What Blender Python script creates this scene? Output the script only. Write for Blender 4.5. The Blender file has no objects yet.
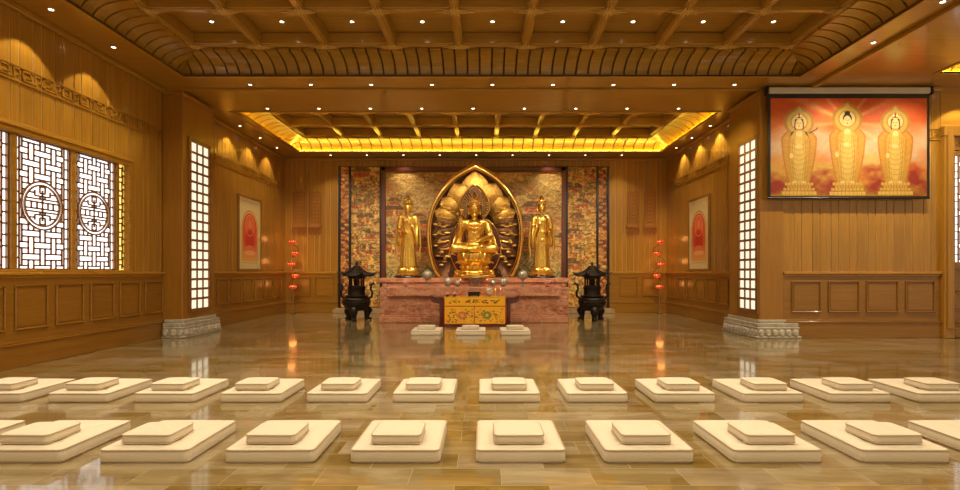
import bpy, math, random
import numpy as np
from mathutils import Vector, Matrix
PI = math.pi
rnd = random.Random(7)
sc = bpy.context.scene
COL = sc.collection

# ------------------------------------------------------------------ mesh helper
class MB:
    def __init__(s): s.v = []; s.f = []
    def add(s, vs, fs):
        n = len(s.v); s.v += [tuple(p) for p in vs]; s.f += [tuple(i + n for i in f) for f in fs]; return s
    def box(s, x0, x1, y0, y1, z0, z1):
        return s.add([(x0,y0,z0),(x1,y0,z0),(x1,y1,z0),(x0,y1,z0),(x0,y0,z1),(x1,y0,z1),(x1,y1,z1),(x0,y1,z1)],
                     [(0,3,2,1),(4,5,6,7),(0,1,5,4),(1,2,6,5),(2,3,7,6),(3,0,4,7)])
    def bbox(s, x0, x1, y0, y1, z0, z1, b=.01):
        """bevelled box: 24 verts"""
        vs = []; idx = {}
        X = (x0, x1); Y = (y0, y1); Z = (z0, z1)
        for i in (0,1):
            for j in (0,1):
                for k in (0,1):
                    sx = b if i == 0 else -b; sy = b if j == 0 else -b; sz = b if k == 0 else -b
                    idx[(i,j,k,0)] = len(vs); vs.append((X[i], Y[j]+sy, Z[k]+sz))
                    idx[(i,j,k,1)] = len(vs); vs.append((X[i]+sx, Y[j], Z[k]+sz))
                    idx[(i,j,k,2)] = len(vs); vs.append((X[i]+sx, Y[j]+sy, Z[k]))
        q = lambda *a: tuple(idx[t] for t in a)
        fs = []
        for i in (0,1): fs.append(q((i,0,0,0),(i,1,0,0),(i,1,1,0),(i,0,1,0)) if i else q((i,0,0,0),(i,0,1,0),(i,1,1,0),(i,1,0,0)))
        for j in (0,1): fs.append(q((0,j,0,1),(0,j,1,1),(1,j,1,1),(1,j,0,1)) if j else q((0,j,0,1),(1,j,0,1),(1,j,1,1),(0,j,1,1)))
        for k in (0,1): fs.append(q((0,0,k,2),(1,0,k,2),(1,1,k,2),(0,1,k,2)) if k else q((0,0,k,2),(0,1,k,2),(1,1,k,2),(1,0,k,2)))
        for i in (0,1):
            for j in (0,1): fs.append(q((i,j,0,0),(i,j,1,0),(i,j,1,1),(i,j,0,1)))
            for k in (0,1): fs.append(q((i,0,k,0),(i,1,k,0),(i,1,k,2),(i,0,k,2)))
        for j in (0,1):
            for k in (0,1): fs.append(q((0,j,k,1),(1,j,k,1),(1,j,k,2),(0,j,k,2)))
        for i in (0,1):
            for j in (0,1):
                for k in (0,1): fs.append(q((i,j,k,0),(i,j,k,1),(i,j,k,2)))
        return s.add(vs, fs)
    def ell(s, c, r, n=16, m=10, rot=None):
        vs = []; fs = []
        M = rot or Matrix.Identity(3)
        for j in range(m+1):
            t = PI*j/m
            for i in range(n):
                a = 2*PI*i/n
                p = M @ Vector((r[0]*math.sin(t)*math.cos(a), r[1]*math.sin(t)*math.sin(a), r[2]*math.cos(t)))
                vs.append((c[0]+p.x, c[1]+p.y, c[2]+p.z))
        for j in range(m):
            for i in range(n):
                fs.append((j*n+i, (j+1)*n+i, (j+1)*n+(i+1)%n, j*n+(i+1)%n))
        return s.add(vs, fs)
    def tube(s, pts, r, n=10, closed=False, cap=True, flat=None):
        pts = [Vector(p) for p in pts]; L = len(pts)
        rs = r if isinstance(r, (list, tuple)) else [r]*L
        vs = []; fs = []; prev = None
        for i, p in enumerate(pts):
            if closed: t = pts[(i+1) % L] - pts[i-1]
            else: t = pts[min(i+1, L-1)] - pts[max(i-1, 0)]
            if t.length < 1e-9: t = Vector((0,0,1))
            t.normalize()
            if prev is None:
                u = Vector((0,0,1)) if abs(t.z) < .9 else Vector((0,1,0))
                u = (u - t*u.dot(t)).normalized()
            else:
                u = prev - t*prev.dot(t)
                u = u.normalized() if u.length > 1e-6 else Vector((1,0,0))
            prev = u; w = t.cross(u)
            for k in range(n):
                a = 2*PI*k/n
                o = u*math.cos(a)*rs[i] + w*math.sin(a)*rs[i]*(flat or 1)
                vs.append(p + o)
        R = L if closed else L-1
        for i in range(R):
            for k in range(n):
                a, b = i*n+k, i*n+(k+1) % n; c, d = ((i+1) % L)*n+(k+1) % n, ((i+1) % L)*n+k
                fs.append((a, b, c, d))
        if cap and not closed:
            fs.append(tuple(range(n-1, -1, -1))); fs.append(tuple((L-1)*n+k for k in range(n)))
        return s.add(vs, fs)
    def cap(s, a, b, ra, rb, n=14):
        """tapered capsule"""
        a = Vector(a); b = Vector(b); d = b-a; L = d.length; d.normalize()
        pts = []; rr = []
        for k in range(6):
            t = PI/2*k/5; pts.append(a - d*ra*math.cos(t)); rr.append(max(ra*math.sin(t), 1e-3))
        for k in range(6):
            t = PI/2*k/5; pts.append(b + d*rb*math.sin(t)); rr.append(max(rb*math.cos(t), 1e-3))
        return s.tube(pts, rr, n)
    def lathe(s, prof, c=(0,0,0), n=32, cap=True):
        vs = []; fs = []
        for r, z in prof:
            for i in range(n):
                a = 2*PI*i/n; vs.append((c[0]+r*math.cos(a), c[1]+r*math.sin(a), c[2]+z))
        for j in range(len(prof)-1):
            for i in range(n):
                fs.append((j*n+i, j*n+(i+1) % n, (j+1)*n+(i+1) % n, (j+1)*n+i))
        if cap:
            fs.append(tuple(range(n-1, -1, -1))); k = (len(prof)-1)*n; fs.append(tuple(k+i for i in range(n)))
        return s.add(vs, fs)
    def prism(s, poly, axis, a0, a1):
        """poly of 2D points extruded along axis ('x','y','z')"""
        n = len(poly); vs = []
        for a in (a0, a1):
            for u, w in poly:
                vs.append({'x': (a,u,w), 'y': (u,a,w), 'z': (u,w,a)}[axis])
        fs = [tuple(range(n)), tuple(range(2*n-1, n-1, -1))]
        for i in range(n): fs.append((i, (i+1) % n, n+(i+1) % n, n+i))
        return s.add(vs, fs)
    def petal(s, base, ang, L, W, tilt, T=.02, tip=.25, z=0):
        """lotus petal: leaf starting at base, pointing outward at ang, rising by tilt (rad)"""
        N = 7; vs = []; fs = []
        ca, sa = math.cos(ang), math.sin(ang)
        prof = [.35, .72, .95, 1, .82, .45, .03]
        for side in (0, 1):
            for i in range(N):
                t = i/(N-1)
                curl = tilt + (t*t)*tip
                rr = L*(t*math.cos(curl)); zz = L*(t*math.sin(curl))
                for j in (-1, -.5, 0, .5, 1):
                    w = W/2*prof[i]*j
                    bulge = (1-j*j)*T*(1.2 if side else -.3)
                    ro = rr + bulge*math.sin(tilt+.3); zo = zz - bulge*math.cos(tilt)
                    vs.append((base[0]+ro*ca - w*sa, base[1]+ro*sa + w*ca, base[2]+z+zo))
        def q(sd, i, j): return sd*N*5 + i*5 + j
        for i in range(N-1):
            for j in range(4):
                fs.append((q(0,i,j), q(0,i,j+1), q(0,i+1,j+1), q(0,i+1,j)))
                fs.append((q(1,i,j), q(1,i+1,j), q(1,i+1,j+1), q(1,i,j+1)))
        return s.add(vs, fs)
    def xf(s, M):
        s.v = [tuple(M @ Vector(p)) for p in s.v]; return s
    def build(s, name, mat, parent=None, loc=(0,0,0), smooth=False, kind=None):
        me = bpy.data.meshes.new(name); me.from_pydata(s.v, [], s.f); me.update()
        import bmesh
        bm = bmesh.new(); bm.from_mesh(me); bmesh.ops.recalc_face_normals(bm, faces=bm.faces); bm.to_mesh(me); bm.free()
        me.materials.append(mat)
        o = bpy.data.objects.new(name, me); COL.objects.link(o)
        o.location = loc
        if parent is not None: o.parent = parent
        if smooth:
            me.polygons.foreach_set('use_smooth', [True]*len(me.polygons))
            try: me.set_sharp_from_angle(angle=math.radians(40))
            except Exception: pass
        if kind: o['kind'] = kind
        return o

def tag(o, label=None, cat=None, group=None, kind=None):
    if label: o['label'] = label
    if cat: o['category'] = cat
    if group: o['group'] = group
    if kind: o['kind'] = kind
    return o
def empty(name, loc, label=None, cat=None, group=None, rz=0, kind=None):
    o = bpy.data.objects.new(name, None); COL.objects.link(o); o.location = loc; o.rotation_euler = (0,0,rz)
    o.empty_display_size = .1
    return tag(o, label, cat, group, kind)
def copy_tree(o, parent=None):
    c = o.copy(); COL.objects.link(c); c.parent = parent
    for ch in list(o.children): copy_tree(ch, c)
    return c
ORD = ['first','second','third','fourth','fifth','sixth','seventh','eighth','ninth','tenth','eleventh','twelfth']

# ------------------------------------------------------------------ materials
def mat(name):
    m = bpy.data.materials.new(name); m.use_nodes = True
    nt = m.node_tree; b = nt.nodes['Principled BSDF']; return m, nt, b
def S(b, **k):
    for key, v in k.items():
        key = key.replace('_', ' ')
        if key in b.inputs: b.inputs[key].default_value = v
def simple(name, col, rough=.5, metal=0, coat=0, bump=0, bscale=40, var=0, emit=None, es=0):
    m, nt, b = mat(name)
    S(b, Base_Color=(*col, 1), Roughness=rough, Metallic=metal, Coat_Weight=coat, Coat_Roughness=.12)
    tc = nt.nodes.new('ShaderNodeTexCoord')
    if var or bump:
        n = nt.nodes.new('ShaderNodeTexNoise'); n.inputs['Scale'].default_value = bscale; n.inputs['Detail'].default_value = 5
        nt.links.new(tc.outputs['Object'], n.inputs['Vector'])
        if var:
            r = nt.nodes.new('ShaderNodeValToRGB')
            r.color_ramp.elements[0].position = .3; r.color_ramp.elements[1].position = .7
            r.color_ramp.elements[0].color = (*[c*(1-var) for c in col], 1); r.color_ramp.elements[1].color = (*[min(1, c*(1+var)) for c in col], 1)
            nt.links.new(n.outputs['Fac'], r.inputs['Fac']); nt.links.new(r.outputs['Color'], b.inputs['Base Color'])
        if bump:
            bp = nt.nodes.new('ShaderNodeBump'); bp.inputs['Strength'].default_value = bump; bp.inputs['Distance'].default_value = .01
            nt.links.new(n.outputs['Fac'], bp.inputs['Height']); nt.links.new(bp.outputs['Normal'], b.inputs['Normal'])
    if emit: S(b, Emission_Color=(*emit, 1), Emission_Strength=es)
    return m
def wood(name, c1, c2, axis='z', rough=.32, coat=.35, isl=.25, scale=1.0, coatr=.1):
    m, nt, b = mat(name); N = nt.nodes; Lk = nt.links
    tc = N.new('ShaderNodeTexCoord'); mp = N.new('ShaderNodeMapping')
    sc_ = {'z': (14,14,.7), 'x': (.7,14,14), 'y': (14,.7,14)}[axis]
    mp.inputs['Scale'].default_value = [v*scale for v in sc_]
    Lk.new(tc.outputs['Object'], mp.inputs['Vector'])
    n = N.new('ShaderNodeTexNoise'); n.inputs['Scale'].default_value = 1.6; n.inputs['Detail'].default_value = 8; n.inputs['Roughness'].default_value = .65
    n.inputs['Distortion'].default_value = .6
    g = N.new('ShaderNodeNewGeometry')
    add = N.new('ShaderNodeVectorMath'); add.operation = 'ADD'
    ms = N.new('ShaderNodeVectorMath'); ms.operation = 'SCALE'; ms.inputs[3].default_value = 37
    cx = N.new('ShaderNodeCombineXYZ')
    for k in range(3): Lk.new(g.outputs['Random Per Island'], cx.inputs[k])
    Lk.new(cx.outputs[0], ms.inputs[0]); Lk.new(mp.outputs[0], add.inputs[0]); Lk.new(ms.outputs[0], add.inputs[1])
    Lk.new(add.outputs[0], n.inputs['Vector'])
    r = N.new('ShaderNodeValToRGB'); r.color_ramp.elements[0].position = .32; r.color_ramp.elements[1].position = .7
    r.color_ramp.elements[0].color = (*c1, 1); r.color_ramp.elements[1].color = (*c2, 1)
    Lk.new(n.outputs['Fac'], r.inputs['Fac'])
    hs = N.new('ShaderNodeHueSaturation')
    mr = N.new('ShaderNodeMapRange'); mr.inputs['To Min'].default_value = 1-isl; mr.inputs['To Max'].default_value = 1+isl
    Lk.new(g.outputs['Random Per Island'], mr.inputs['Value']); Lk.new(mr.outputs[0], hs.inputs['Value'])
    Lk.new(r.outputs['Color'], hs.inputs['Color']); Lk.new(hs.outputs[0], b.inputs['Base Color'])
    S(b, Roughness=rough, Coat_Weight=coat, Coat_Roughness=coatr)
    return m
W1 = (.34,.155,.013); W2 = (.48,.242,.026)
M = {}
M['wood_v'] = wood('vertical_wood', W1, W2, 'z', coatr=.07, coat=.5, isl=.07)
M['wood_x'] = wood('wood_along_x', W1, W2, 'x')
M['wood_y'] = wood('wood_along_y', W1, W2, 'y')
M['ceil_x'] = wood('ceiling_wood_x', (.34,.170,.016), (.46,.252,.032), 'x', rough=.28, coat=.5, isl=.1)
M['ceil_y'] = wood('ceiling_wood_y', (.34,.170,.016), (.46,.252,.032), 'y', rough=.28, coat=.5, isl=.1)
M['wains'] = wood('wainscot_wood', (.26,.113,.009), (.36,.165,.016), 'x', isl=.08)
M['wains_y'] = wood('wainscot_wood_y', (.26,.113,.009), (.36,.165,.016), 'y', isl=.08)
M['pillar'] = wood('pillar_wood', (.31,.132,.012), (.40,.182,.02), 'z', isl=.05)
M['groove'] = simple('dark_backing_slat_shade', (.10,.04,.01), .6)
M['gap'] = simple('joint_highlight_wood', (.62,.40,.17), .5)  # pale joints paint the bevel highlights along the board edges
M['knot'] = simple('gilded_carving', (.60,.36,.08), .35, .0, bump=.4, bscale=60, var=.2)
M['gold'] = simple('polished_gold', (1.0,.64,.14), .3, 1, bump=.15, bscale=25, var=.12)
M['gold_dull'] = simple('lit_petal_gold', (.40,.22,.05), .34, 1, bump=.3, bscale=18, var=.3)  # upper halo petals: the light on them is put into a brighter gold
M['gold_bright'] = simple('bright_gold_rim', (1.0,.66,.2), .2, 1, var=.05)
M['gold_dark'] = simple('dark_bronze_gold', (.085,.032,.01), .42, .7, bump=.4, bscale=12, var=.4)
M['bronze'] = simple('dark_bronze', (.028,.02,.015), .42, .7, bump=.3, bscale=30, var=.3)
M['silver'] = simple('pierced_silver', (.55,.52,.42), .35, .7, bump=.6, bscale=70, var=.3)
M['pewter'] = simple('grey_pewter', (.35,.33,.30), .35, .9, bump=.2, bscale=30)
M['red_lacq'] = simple('dark_red_lacquer', (.085,.010,.008), .3, 0, .5)
M['black'] = simple('black_satin', (.008,.007,.007), .35)
M['white'] = simple('white_casing', (.62,.58,.52), .4)
M['redframe'] = simple('dark_red_frame', (.13,.025,.015), .4, 0, .3, bump=.2, bscale=50, var=.3)
M['cushion'] = simple('cream_cotton', (.82,.735,.58), .85, bump=.25, bscale=180, var=.03)
M['piping'] = simple('beige_piping', (.55,.43,.29), .8)
M['wick'] = simple('red_candle', (.55,.02,.015), .4)
M['orange'] = simple('orange_peel', (.85,.25,.03), .5, bump=.3, bscale=90)
M['pink'] = simple('pink_petals', (.75,.40,.33), .5)
M['tassel'] = simple('rust_silk', (.36,.12,.02), .7, bump=.4, bscale=60, var=.3)
M['chrome'] = simple('chrome', (.4,.34,.28), .25, 1)
M['sand'] = simple('brown_plinth_stone', (.36,.25,.13), .5, var=.2, bscale=8)
M['lamp_red'] = simple('red_glass_petals', (.55,.03,.01), .2, 0, .4, emit=(1,.10,.02), es=.35)
M['lamp_glow'] = simple('glowing_petal_tips', (.9,.3,.1), .3, emit=(1,.42,.14), es=2.4)
M['lens'] = simple('downlight_lens', (1,.95,.85), .4, emit=(1,.86,.62), es=9)
M['strip'] = simple('cove_light_strip', (1,.8,.4), .4, emit=(1,.68,.06), es=31)
M['pane'] = simple('daylit_frosted_pane', (.9,.95,1), .5, emit=(.93,.97,1), es=1.75)
M['pane_warm'] = simple('yellow_lit_pane', (.9,.8,.3), .5, emit=(1,.75,.2), es=1.1)
M['pane_lamp'] = simple('backlit_paper_pane', (.35,.3,.22), .5, emit=(1,.90,.68), es=.95)
M['lattice'] = wood('lattice_wood', (.20,.08,.01), (.28,.12,.018), 'z', isl=.05)

def marble(name, cols, vein, rough=.35, scale=2.2, bump=.25):
    m, nt, b = mat(name); N = nt.nodes; Lk = nt.links
    tc = N.new('ShaderNodeTexCoord')
    n = N.new('ShaderNodeTexNoise'); n.inputs['Scale'].default_value = scale; n.inputs['Detail'].default_value = 9; n.inputs['Distortion'].default_value = 1.5
    mp = N.new('ShaderNodeMapping'); mp.inputs['Scale'].default_value = (1,1,3)
    Lk.new(tc.outputs['Object'], mp.inputs[0]); Lk.new(mp.outputs[0], n.inputs['Vector'])
    r = N.new('ShaderNodeValToRGB'); e = r.color_ramp.elements
    e[0].position = .3; e[0].color = (*cols[0], 1); e[1].position = .72; e[1].color = (*cols[2], 1)
    x = e.new(.5); x.color = (*cols[1], 1)
    Lk.new(n.outputs['Fac'], r.inputs['Fac'])
    w = N.new('ShaderNodeTexNoise'); w.inputs['Scale'].default_value = scale*6; w.inputs['Detail'].default_value = 6
    Lk.new(tc.outputs['Object'], w.inputs['Vector'])
    r2 = N.new('ShaderNodeValToRGB'); r2.color_ramp.elements[0].position = .52; r2.color_ramp.elements[1].position = .62
    r2.color_ramp.elements[0].color = (0,0,0,1); r2.color_ramp.elements[1].color = (.6,.6,.6,1)
    Lk.new(w.outputs['Fac'], r2.inputs['Fac'])
    mx = N.new('ShaderNodeMix'); mx.data_type = 'RGBA'; mx.inputs['B'].default_value = (*vein, 1)
    Lk.new(r2.outputs['Color'], mx.inputs['Factor']); Lk.new(r.outputs['Color'], mx.inputs['A'])
    Lk.new(mx.outputs['Result'], b.inputs['Base Color'])
    bp = N.new('ShaderNodeBump'); bp.inputs['Strength'].default_value = bump; bp.inputs['Distance'].default_value = .01
    Lk.new(w.outputs['Fac'], bp.inputs['Height']); Lk.new(bp.outputs['Normal'], b.inputs['Normal'])
    S(b, Roughness=rough)
    return m
M['redmarble'] = marble('red_marble', [(.33,.105,.05),(.50,.20,.105),(.60,.31,.18)], (.58,.34,.24))
M['stone'] = marble('pale_carved_stone', [(.42,.38,.30),(.52,.48,.39),(.62,.57,.47)], (.36,.32,.25), .5)

def floor_mat():
    m, nt, b = mat('polished_stone_tiles'); N = nt.nodes; Lk = nt.links
    tc = N.new('ShaderNodeTexCoord')
    mp = N.new('ShaderNodeMapping'); mp.inputs['Location'].default_value = (.2,.14,0)
    Lk.new(tc.outputs['Object'], mp.inputs[0])
    br = N.new('ShaderNodeTexBrick'); br.inputs['Scale'].default_value = 1
    br.inputs['Brick Width'].default_value = .62; br.inputs['Row Height'].default_value = .295; br.inputs['Mortar Size'].default_value = .0028
    br.inputs['Color1'].default_value = (0,0,0,1); br.inputs['Color2'].default_value = (1,1,1,1); br.inputs['Mortar'].default_value = (.5,.5,.5,1)
    br.inputs['Bias'].default_value = 0
    Lk.new(mp.outputs[0], br.inputs['Vector'])
    n = N.new('ShaderNodeTexNoise'); n.inputs['Scale'].default_value = 1.5; n.inputs['Detail'].default_value = 8; n.inputs['Roughness'].default_value = .6; n.inputs['Distortion'].default_value = .8
    mp2 = N.new('ShaderNodeMapping'); mp2.inputs['Scale'].default_value = (.7,2.6,1)
    Lk.new(tc.outputs['Object'], mp2.inputs[0])
    ad = N.new('ShaderNodeVectorMath'); ad.operation = 'ADD'
    ms = N.new('ShaderNodeVectorMath'); ms.operation = 'SCALE'; ms.inputs[3].default_value = 9
    Lk.new(br.outputs['Color'], ms.inputs[0]); Lk.new(mp2.outputs[0], ad.inputs[0]); Lk.new(ms.outputs[0], ad.inputs[1])
    Lk.new(ad.outputs[0], n.inputs['Vector'])
    r = N.new('ShaderNodeValToRGB'); e = r.color_ramp.elements
    e[0].position = .25; e[0].color = (.17,.110,.028,1); e[1].position = .75; e[1].color = (.44,.36,.19,1)
    x = e.new(.5); x.color = (.29,.21,.082,1)
    Lk.new(n.outputs['Fac'], r.inputs['Fac'])
    hs = N.new('ShaderNodeHueSaturation')
    mr = N.new('ShaderNodeMapRange'); mr.inputs['To Min'].default_value = .78; mr.inputs['To Max'].default_value = 1.22
    Lk.new(br.outputs['Color'], mr.inputs['Value']); Lk.new(mr.outputs[0], hs.inputs['Value'])
    mr2 = N.new('ShaderNodeMapRange'); mr2.inputs['To Min'].default_value = 1.15; mr2.inputs['To Max'].default_value = .7
    Lk.new(br.outputs['Color'], mr2.inputs['Value']); Lk.new(mr2.outputs[0], hs.inputs['Saturation'])
    Lk.new(r.outputs['Color'], hs.inputs['Color'])
    mx = N.new('ShaderNodeMix'); mx.data_type = 'RGBA'; mx.inputs['B'].default_value = (.46,.36,.22,1)
    Lk.new(br.outputs['Fac'], mx.inputs['Factor']); Lk.new(hs.outputs[0], mx.inputs['A'])
    Lk.new(mx.outputs['Result'], b.inputs['Base Color'])
    S(b, Roughness=.13, Coat_Weight=.6, Coat_Roughness=.06, IOR=1.5)
    n3 = N.new('ShaderNodeTexNoise'); n3.inputs['Scale'].default_value = 3; Lk.new(tc.outputs['Object'], n3.inputs['Vector'])
    mr3 = N.new('ShaderNodeMapRange'); mr3.inputs['To Min'].default_value = .09; mr3.inputs['To Max'].default_value = .2
    Lk.new(n3.outputs['Fac'], mr3.inputs['Value']); Lk.new(mr3.outputs[0], b.inputs['Roughness'])
    return m
M['floor'] = floor_mat()
def attr_mat(name, rough=.6, bump=0, es=0, coat=0):
    m, nt, b = mat(name); a = nt.nodes.new('ShaderNodeVertexColor'); a.layer_name = 'Col'
    nt.links.new(a.outputs['Color'], b.inputs['Base Color']); S(b, Roughness=rough, Coat_Weight=coat)
    if es:
        nt.links.new(a.outputs['Color'], b.inputs['Emission Color']); S(b, Emission_Strength=es)
    if bump:
        bp = nt.nodes.new('ShaderNodeBump'); bp.inputs['Strength'].default_value = bump; bp.inputs['Distance'].default_value = .02
        nt.links.new(a.outputs['Color'], bp.inputs['Height']); nt.links.new(bp.outputs['Normal'], b.inputs['Normal'])
    return m
M['paint'] = attr_mat('painted_mural', .5, .6)
M['paint_screen'] = attr_mat('projected_picture', .7, 0, .2)
M['paint_paper'] = attr_mat('painted_scroll_paper', .6)
M['paint_cloth'] = attr_mat('embroidered_silk', .5, .8)
M['glass'] = simple('picture_glass', (.9,.9,.9), .05)

# ------------------------------------------------------------------ painting on vertex grids
class Paint:
    def __init__(s, W, H, w, h, col):
        s.W, s.H, s.w, s.h = W, H, w, h           # pixels, design units (y down)
        s.a = np.zeros((H, W, 3)); s.a[:] = np.array(col)/255
        yy, xx = np.mgrid[0:H, 0:W]; s.x = (xx+.5)*w/W; s.y = (yy+.5)*h/H
    def put(s, m, col, al=1.0):
        m = (np.clip(m, 0, 1)*al)[..., None]; s.a = s.a*(1-m) + (np.array(col)/255)*m
    def ell(s, cx, cy, rx, ry, col, al=1, soft=.06):
        d = np.sqrt(((s.x-cx)/rx)**2 + ((s.y-cy)/ry)**2); s.put((1-d)/soft+.5, col, al)
    def ring(s, cx, cy, rx, ry, t, col, al=1):
        d = np.sqrt(((s.x-cx)/rx)**2 + ((s.y-cy)/ry)**2); s.put(1.2-np.abs(d-1)/(t/min(rx,ry)), col, al)
    def rect(s, x0, y0, x1, y1, col, al=1):
        s.put(((s.x >= x0) & (s.x <= x1) & (s.y >= y0) & (s.y <= y1)).astype(float), col, al)
    def poly(s, pts, col, al=1):
        xs = [p[0] for p in pts]; ys = [p[1] for p in pts]
        j0 = max(0, int(min(ys)*s.H/s.h)-1); j1 = min(s.H, int(max(ys)*s.H/s.h)+2)
        i0 = max(0, int(min(xs)*s.W/s.w)-1); i1 = min(s.W, int(max(xs)*s.W/s.w)+2)
        if j1 <= j0 or i1 <= i0: return
        X = s.x[j0:j1, i0:i1]; Y = s.y[j0:j1, i0:i1]; ins = np.zeros(X.shape, bool)
        for k in range(len(pts)):
            x1, y1 = pts[k-1]; x2, y2 = pts[k]
            c = ((y1 > Y) != (y2 > Y)) & (X < (x2-x1)*(Y-y1)/((y2-y1) or 1e-9)+x1); ins ^= c
        m = (ins*al)[..., None]; s.a[j0:j1, i0:i1] = s.a[j0:j1, i0:i1]*(1-m) + (np.array(col)/255)*m
    def line(s, pts, t, col, al=1):
        for (x1, y1), (x2, y2) in zip(pts[:-1], pts[1:]):
            j0 = max(0, int((min(y1,y2)-2*t)*s.H/s.h)-1); j1 = min(s.H, int((max(y1,y2)+2*t)*s.H/s.h)+2)
            i0 = max(0, int((min(x1,x2)-2*t)*s.W/s.w)-1); i1 = min(s.W, int((max(x1,x2)+2*t)*s.W/s.w)+2)
            if j1 <= j0 or i1 <= i0: continue
            X = s.x[j0:j1, i0:i1]; Y = s.y[j0:j1, i0:i1]
            dx, dy = x2-x1, y2-y1; q = np.clip(((X-x1)*dx+(Y-y1)*dy)/((dx*dx+dy*dy) or 1e-9), 0, 1)
            d = np.hypot(X-x1-q*dx, Y-y1-q*dy)
            m = (np.clip(1.5-d/(t/2), 0, 1)*al)[..., None]
            s.a[j0:j1, i0:i1] = s.a[j0:j1, i0:i1]*(1-m) + (np.array(col)/255)*m
    def noise(s, seed, sx, sy, octv=4):
        r = np.random.RandomState(seed); out = np.zeros((s.H, s.W)); amp = 1; tot = 0
        for o in range(octv):
            gx = max(2, int(s.w/sx*2**o)+2); gy = max(2, int(s.h/sy*2**o)+2)
            g = r.rand(gy+1, gx+1)
            u = s.x/s.w*(gx-1); v = s.y/s.h*(gy-1); i = u.astype(int); j = v.astype(int); fu = u-i; fv = v-j
            fu = fu*fu*(3-2*fu); fv = fv*fv*(3-2*fv)
            out += amp*((g[j,i]*(1-fu)+g[j,i+1]*fu)*(1-fv) + (g[j+1,i]*(1-fu)+g[j+1,i+1]*fu)*fv); tot += amp; amp *= .55
        return out/tot
    def build(s, name, mat_, parent, org, du, dn=None):
        """org: top-left corner; du: vector along x (full width); vertical is -z full height in dn"""
        W, H = s.W, s.H
        a = np.clip(s.a, 0, 1); lin = np.where(a <= .04045, a/12.92, ((a+.055)/1.055)**2.4)
        u = (np.arange(W))/(W-1); v = (np.arange(H))/(H-1); U, V = np.meshgrid(u, v)
        co = np.array(org)[None,None] + U[...,None]*np.array(du) + V[...,None]*np.array(dn)
        me = bpy.data.meshes.new(name); n = W*H
        i = np.arange((H-1)*(W-1)); jj = i//(W-1); ii = i % (W-1); b0 = jj*W+ii
        q = np.stack([b0, b0+W, b0+W+1, b0+1], 1).ravel()
        me.vertices.add(n); me.vertices.foreach_set('co', co.reshape(-1).astype(np.float32))
        me.loops.add(len(q)); me.loops.foreach_set('vertex_index', q.astype(np.int32))
        nf = (H-1)*(W-1); me.polygons.add(nf); me.polygons.foreach_set('loop_start', (np.arange(nf)*4).astype(np.int32))
        me.update(calc_edges=True)
        at = me.attributes.new('Col', 'FLOAT_COLOR', 'POINT')
        at.data.foreach_set('color', np.concatenate([lin, np.ones((H, W, 1))], 2).reshape(-1).astype(np.float32))
        me.materials.append(mat_); me.validate()
        o = bpy.data.objects.new(name, me); COL.objects.link(o); o.parent = parent
        return o

# ================================================================== CAMERA
F = 520.0; H0 = 1.4
cam = bpy.data.cameras.new('camera'); co = bpy.data.objects.new('camera', cam); COL.objects.link(co)
co.location = (0,0,H0); co.rotation_euler = (PI/2,0,0)
cam.sensor_width = 36; cam.lens = 36*F/960; cam.shift_x = -5/960; cam.shift_y = 26.5/960
cam.clip_start = .05; cam.clip_end = 100; sc.camera = co

# ================================================================== ROOM
XL, XR, YB, ZC = -6.85, 6.23, 17.8, 5.27
YF = -4.0
YW = 10.98                                     # wall facing the camera on the right
CX = -.31                                      # axis of the hall
MB().box(XL-.3, 13.5, YF, YB+.3, -.12, 0).build('floor', M['floor'], kind='structure')

def boards(mb, along, fixed, a0, a1, z0, z1, sign, seed=0, holes=()):
    """vertical boards on a wall; along 'x' or 'y'; faces in direction sign on the other axis"""
    r = random.Random(seed); a = a0; k = 0
    while a < a1-.01:
        w = (.235, .155)[k % 2]; k += 1
        b = min(a+w, a1)
        segs = [(z0, z1)]
        for h0, h1, hz0, hz1 in holes:
            if b > h0+.001 and a < h1-.001:
                if a < h0 and b > h0: b = h0
                elif b > h1: b = h1
                if a >= h0-.001 and b <= h1+.001: segs = [(z0, hz0), (hz1, z1)]
        th = .012
        for s0, s1 in segs:
            if s1-s0 < .02: continue
            f0, f1 = sorted((fixed, fixed+sign*th))
            if along == 'y': mb.bbox(f0, f1, a+.007, b-.007, s0, s1, .006)
            else: mb.bbox(a+.007, b-.007, f0, f1, s0, s1, .006)
        a = b
def meander(mb, along, fixed, a0, a1, z0, sign, u=.052):
    """raised key-pattern frieze"""
    def bar(p0, p1, q0, q1):
        if p1 > a1: return
        f0, f1 = sorted((fixed+sign*.02, fixed+sign*.032))
        if along == 'y': mb.box(f0, f1, p0, p1, q0, q1)
        else: mb.box(p0, p1, f0, f1, q0, q1)
    t = .018; a = a0
    bar(a0, a1, z0-.03, z0-.008); bar(a0, a1, z0+.195, z0+.21)
    while a+7*u <= a1:
        z = z0+.02; h = .15
        bar(a, a+t, z, z+h); bar(a, a+3*u, z+h-t, z+h); bar(a+3*u-t, a+3*u, z+.045, z+h); bar(a+1.4*u, a+3*u, z+.045, z+.045+t)
        bar(a, a+4.5*u, z, z+t); bar(a+4.5*u-t, a+4.5*u, z, z+h); bar(a+4.5*u, a+6.4*u, z+h-t, z+h)
        bar(a+6.4*u-t, a+6.4*u, z+.045, z+h); bar(a+5.4*u, a+6.4*u, z+.045, z+.045+t)
        a += 7*u
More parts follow.
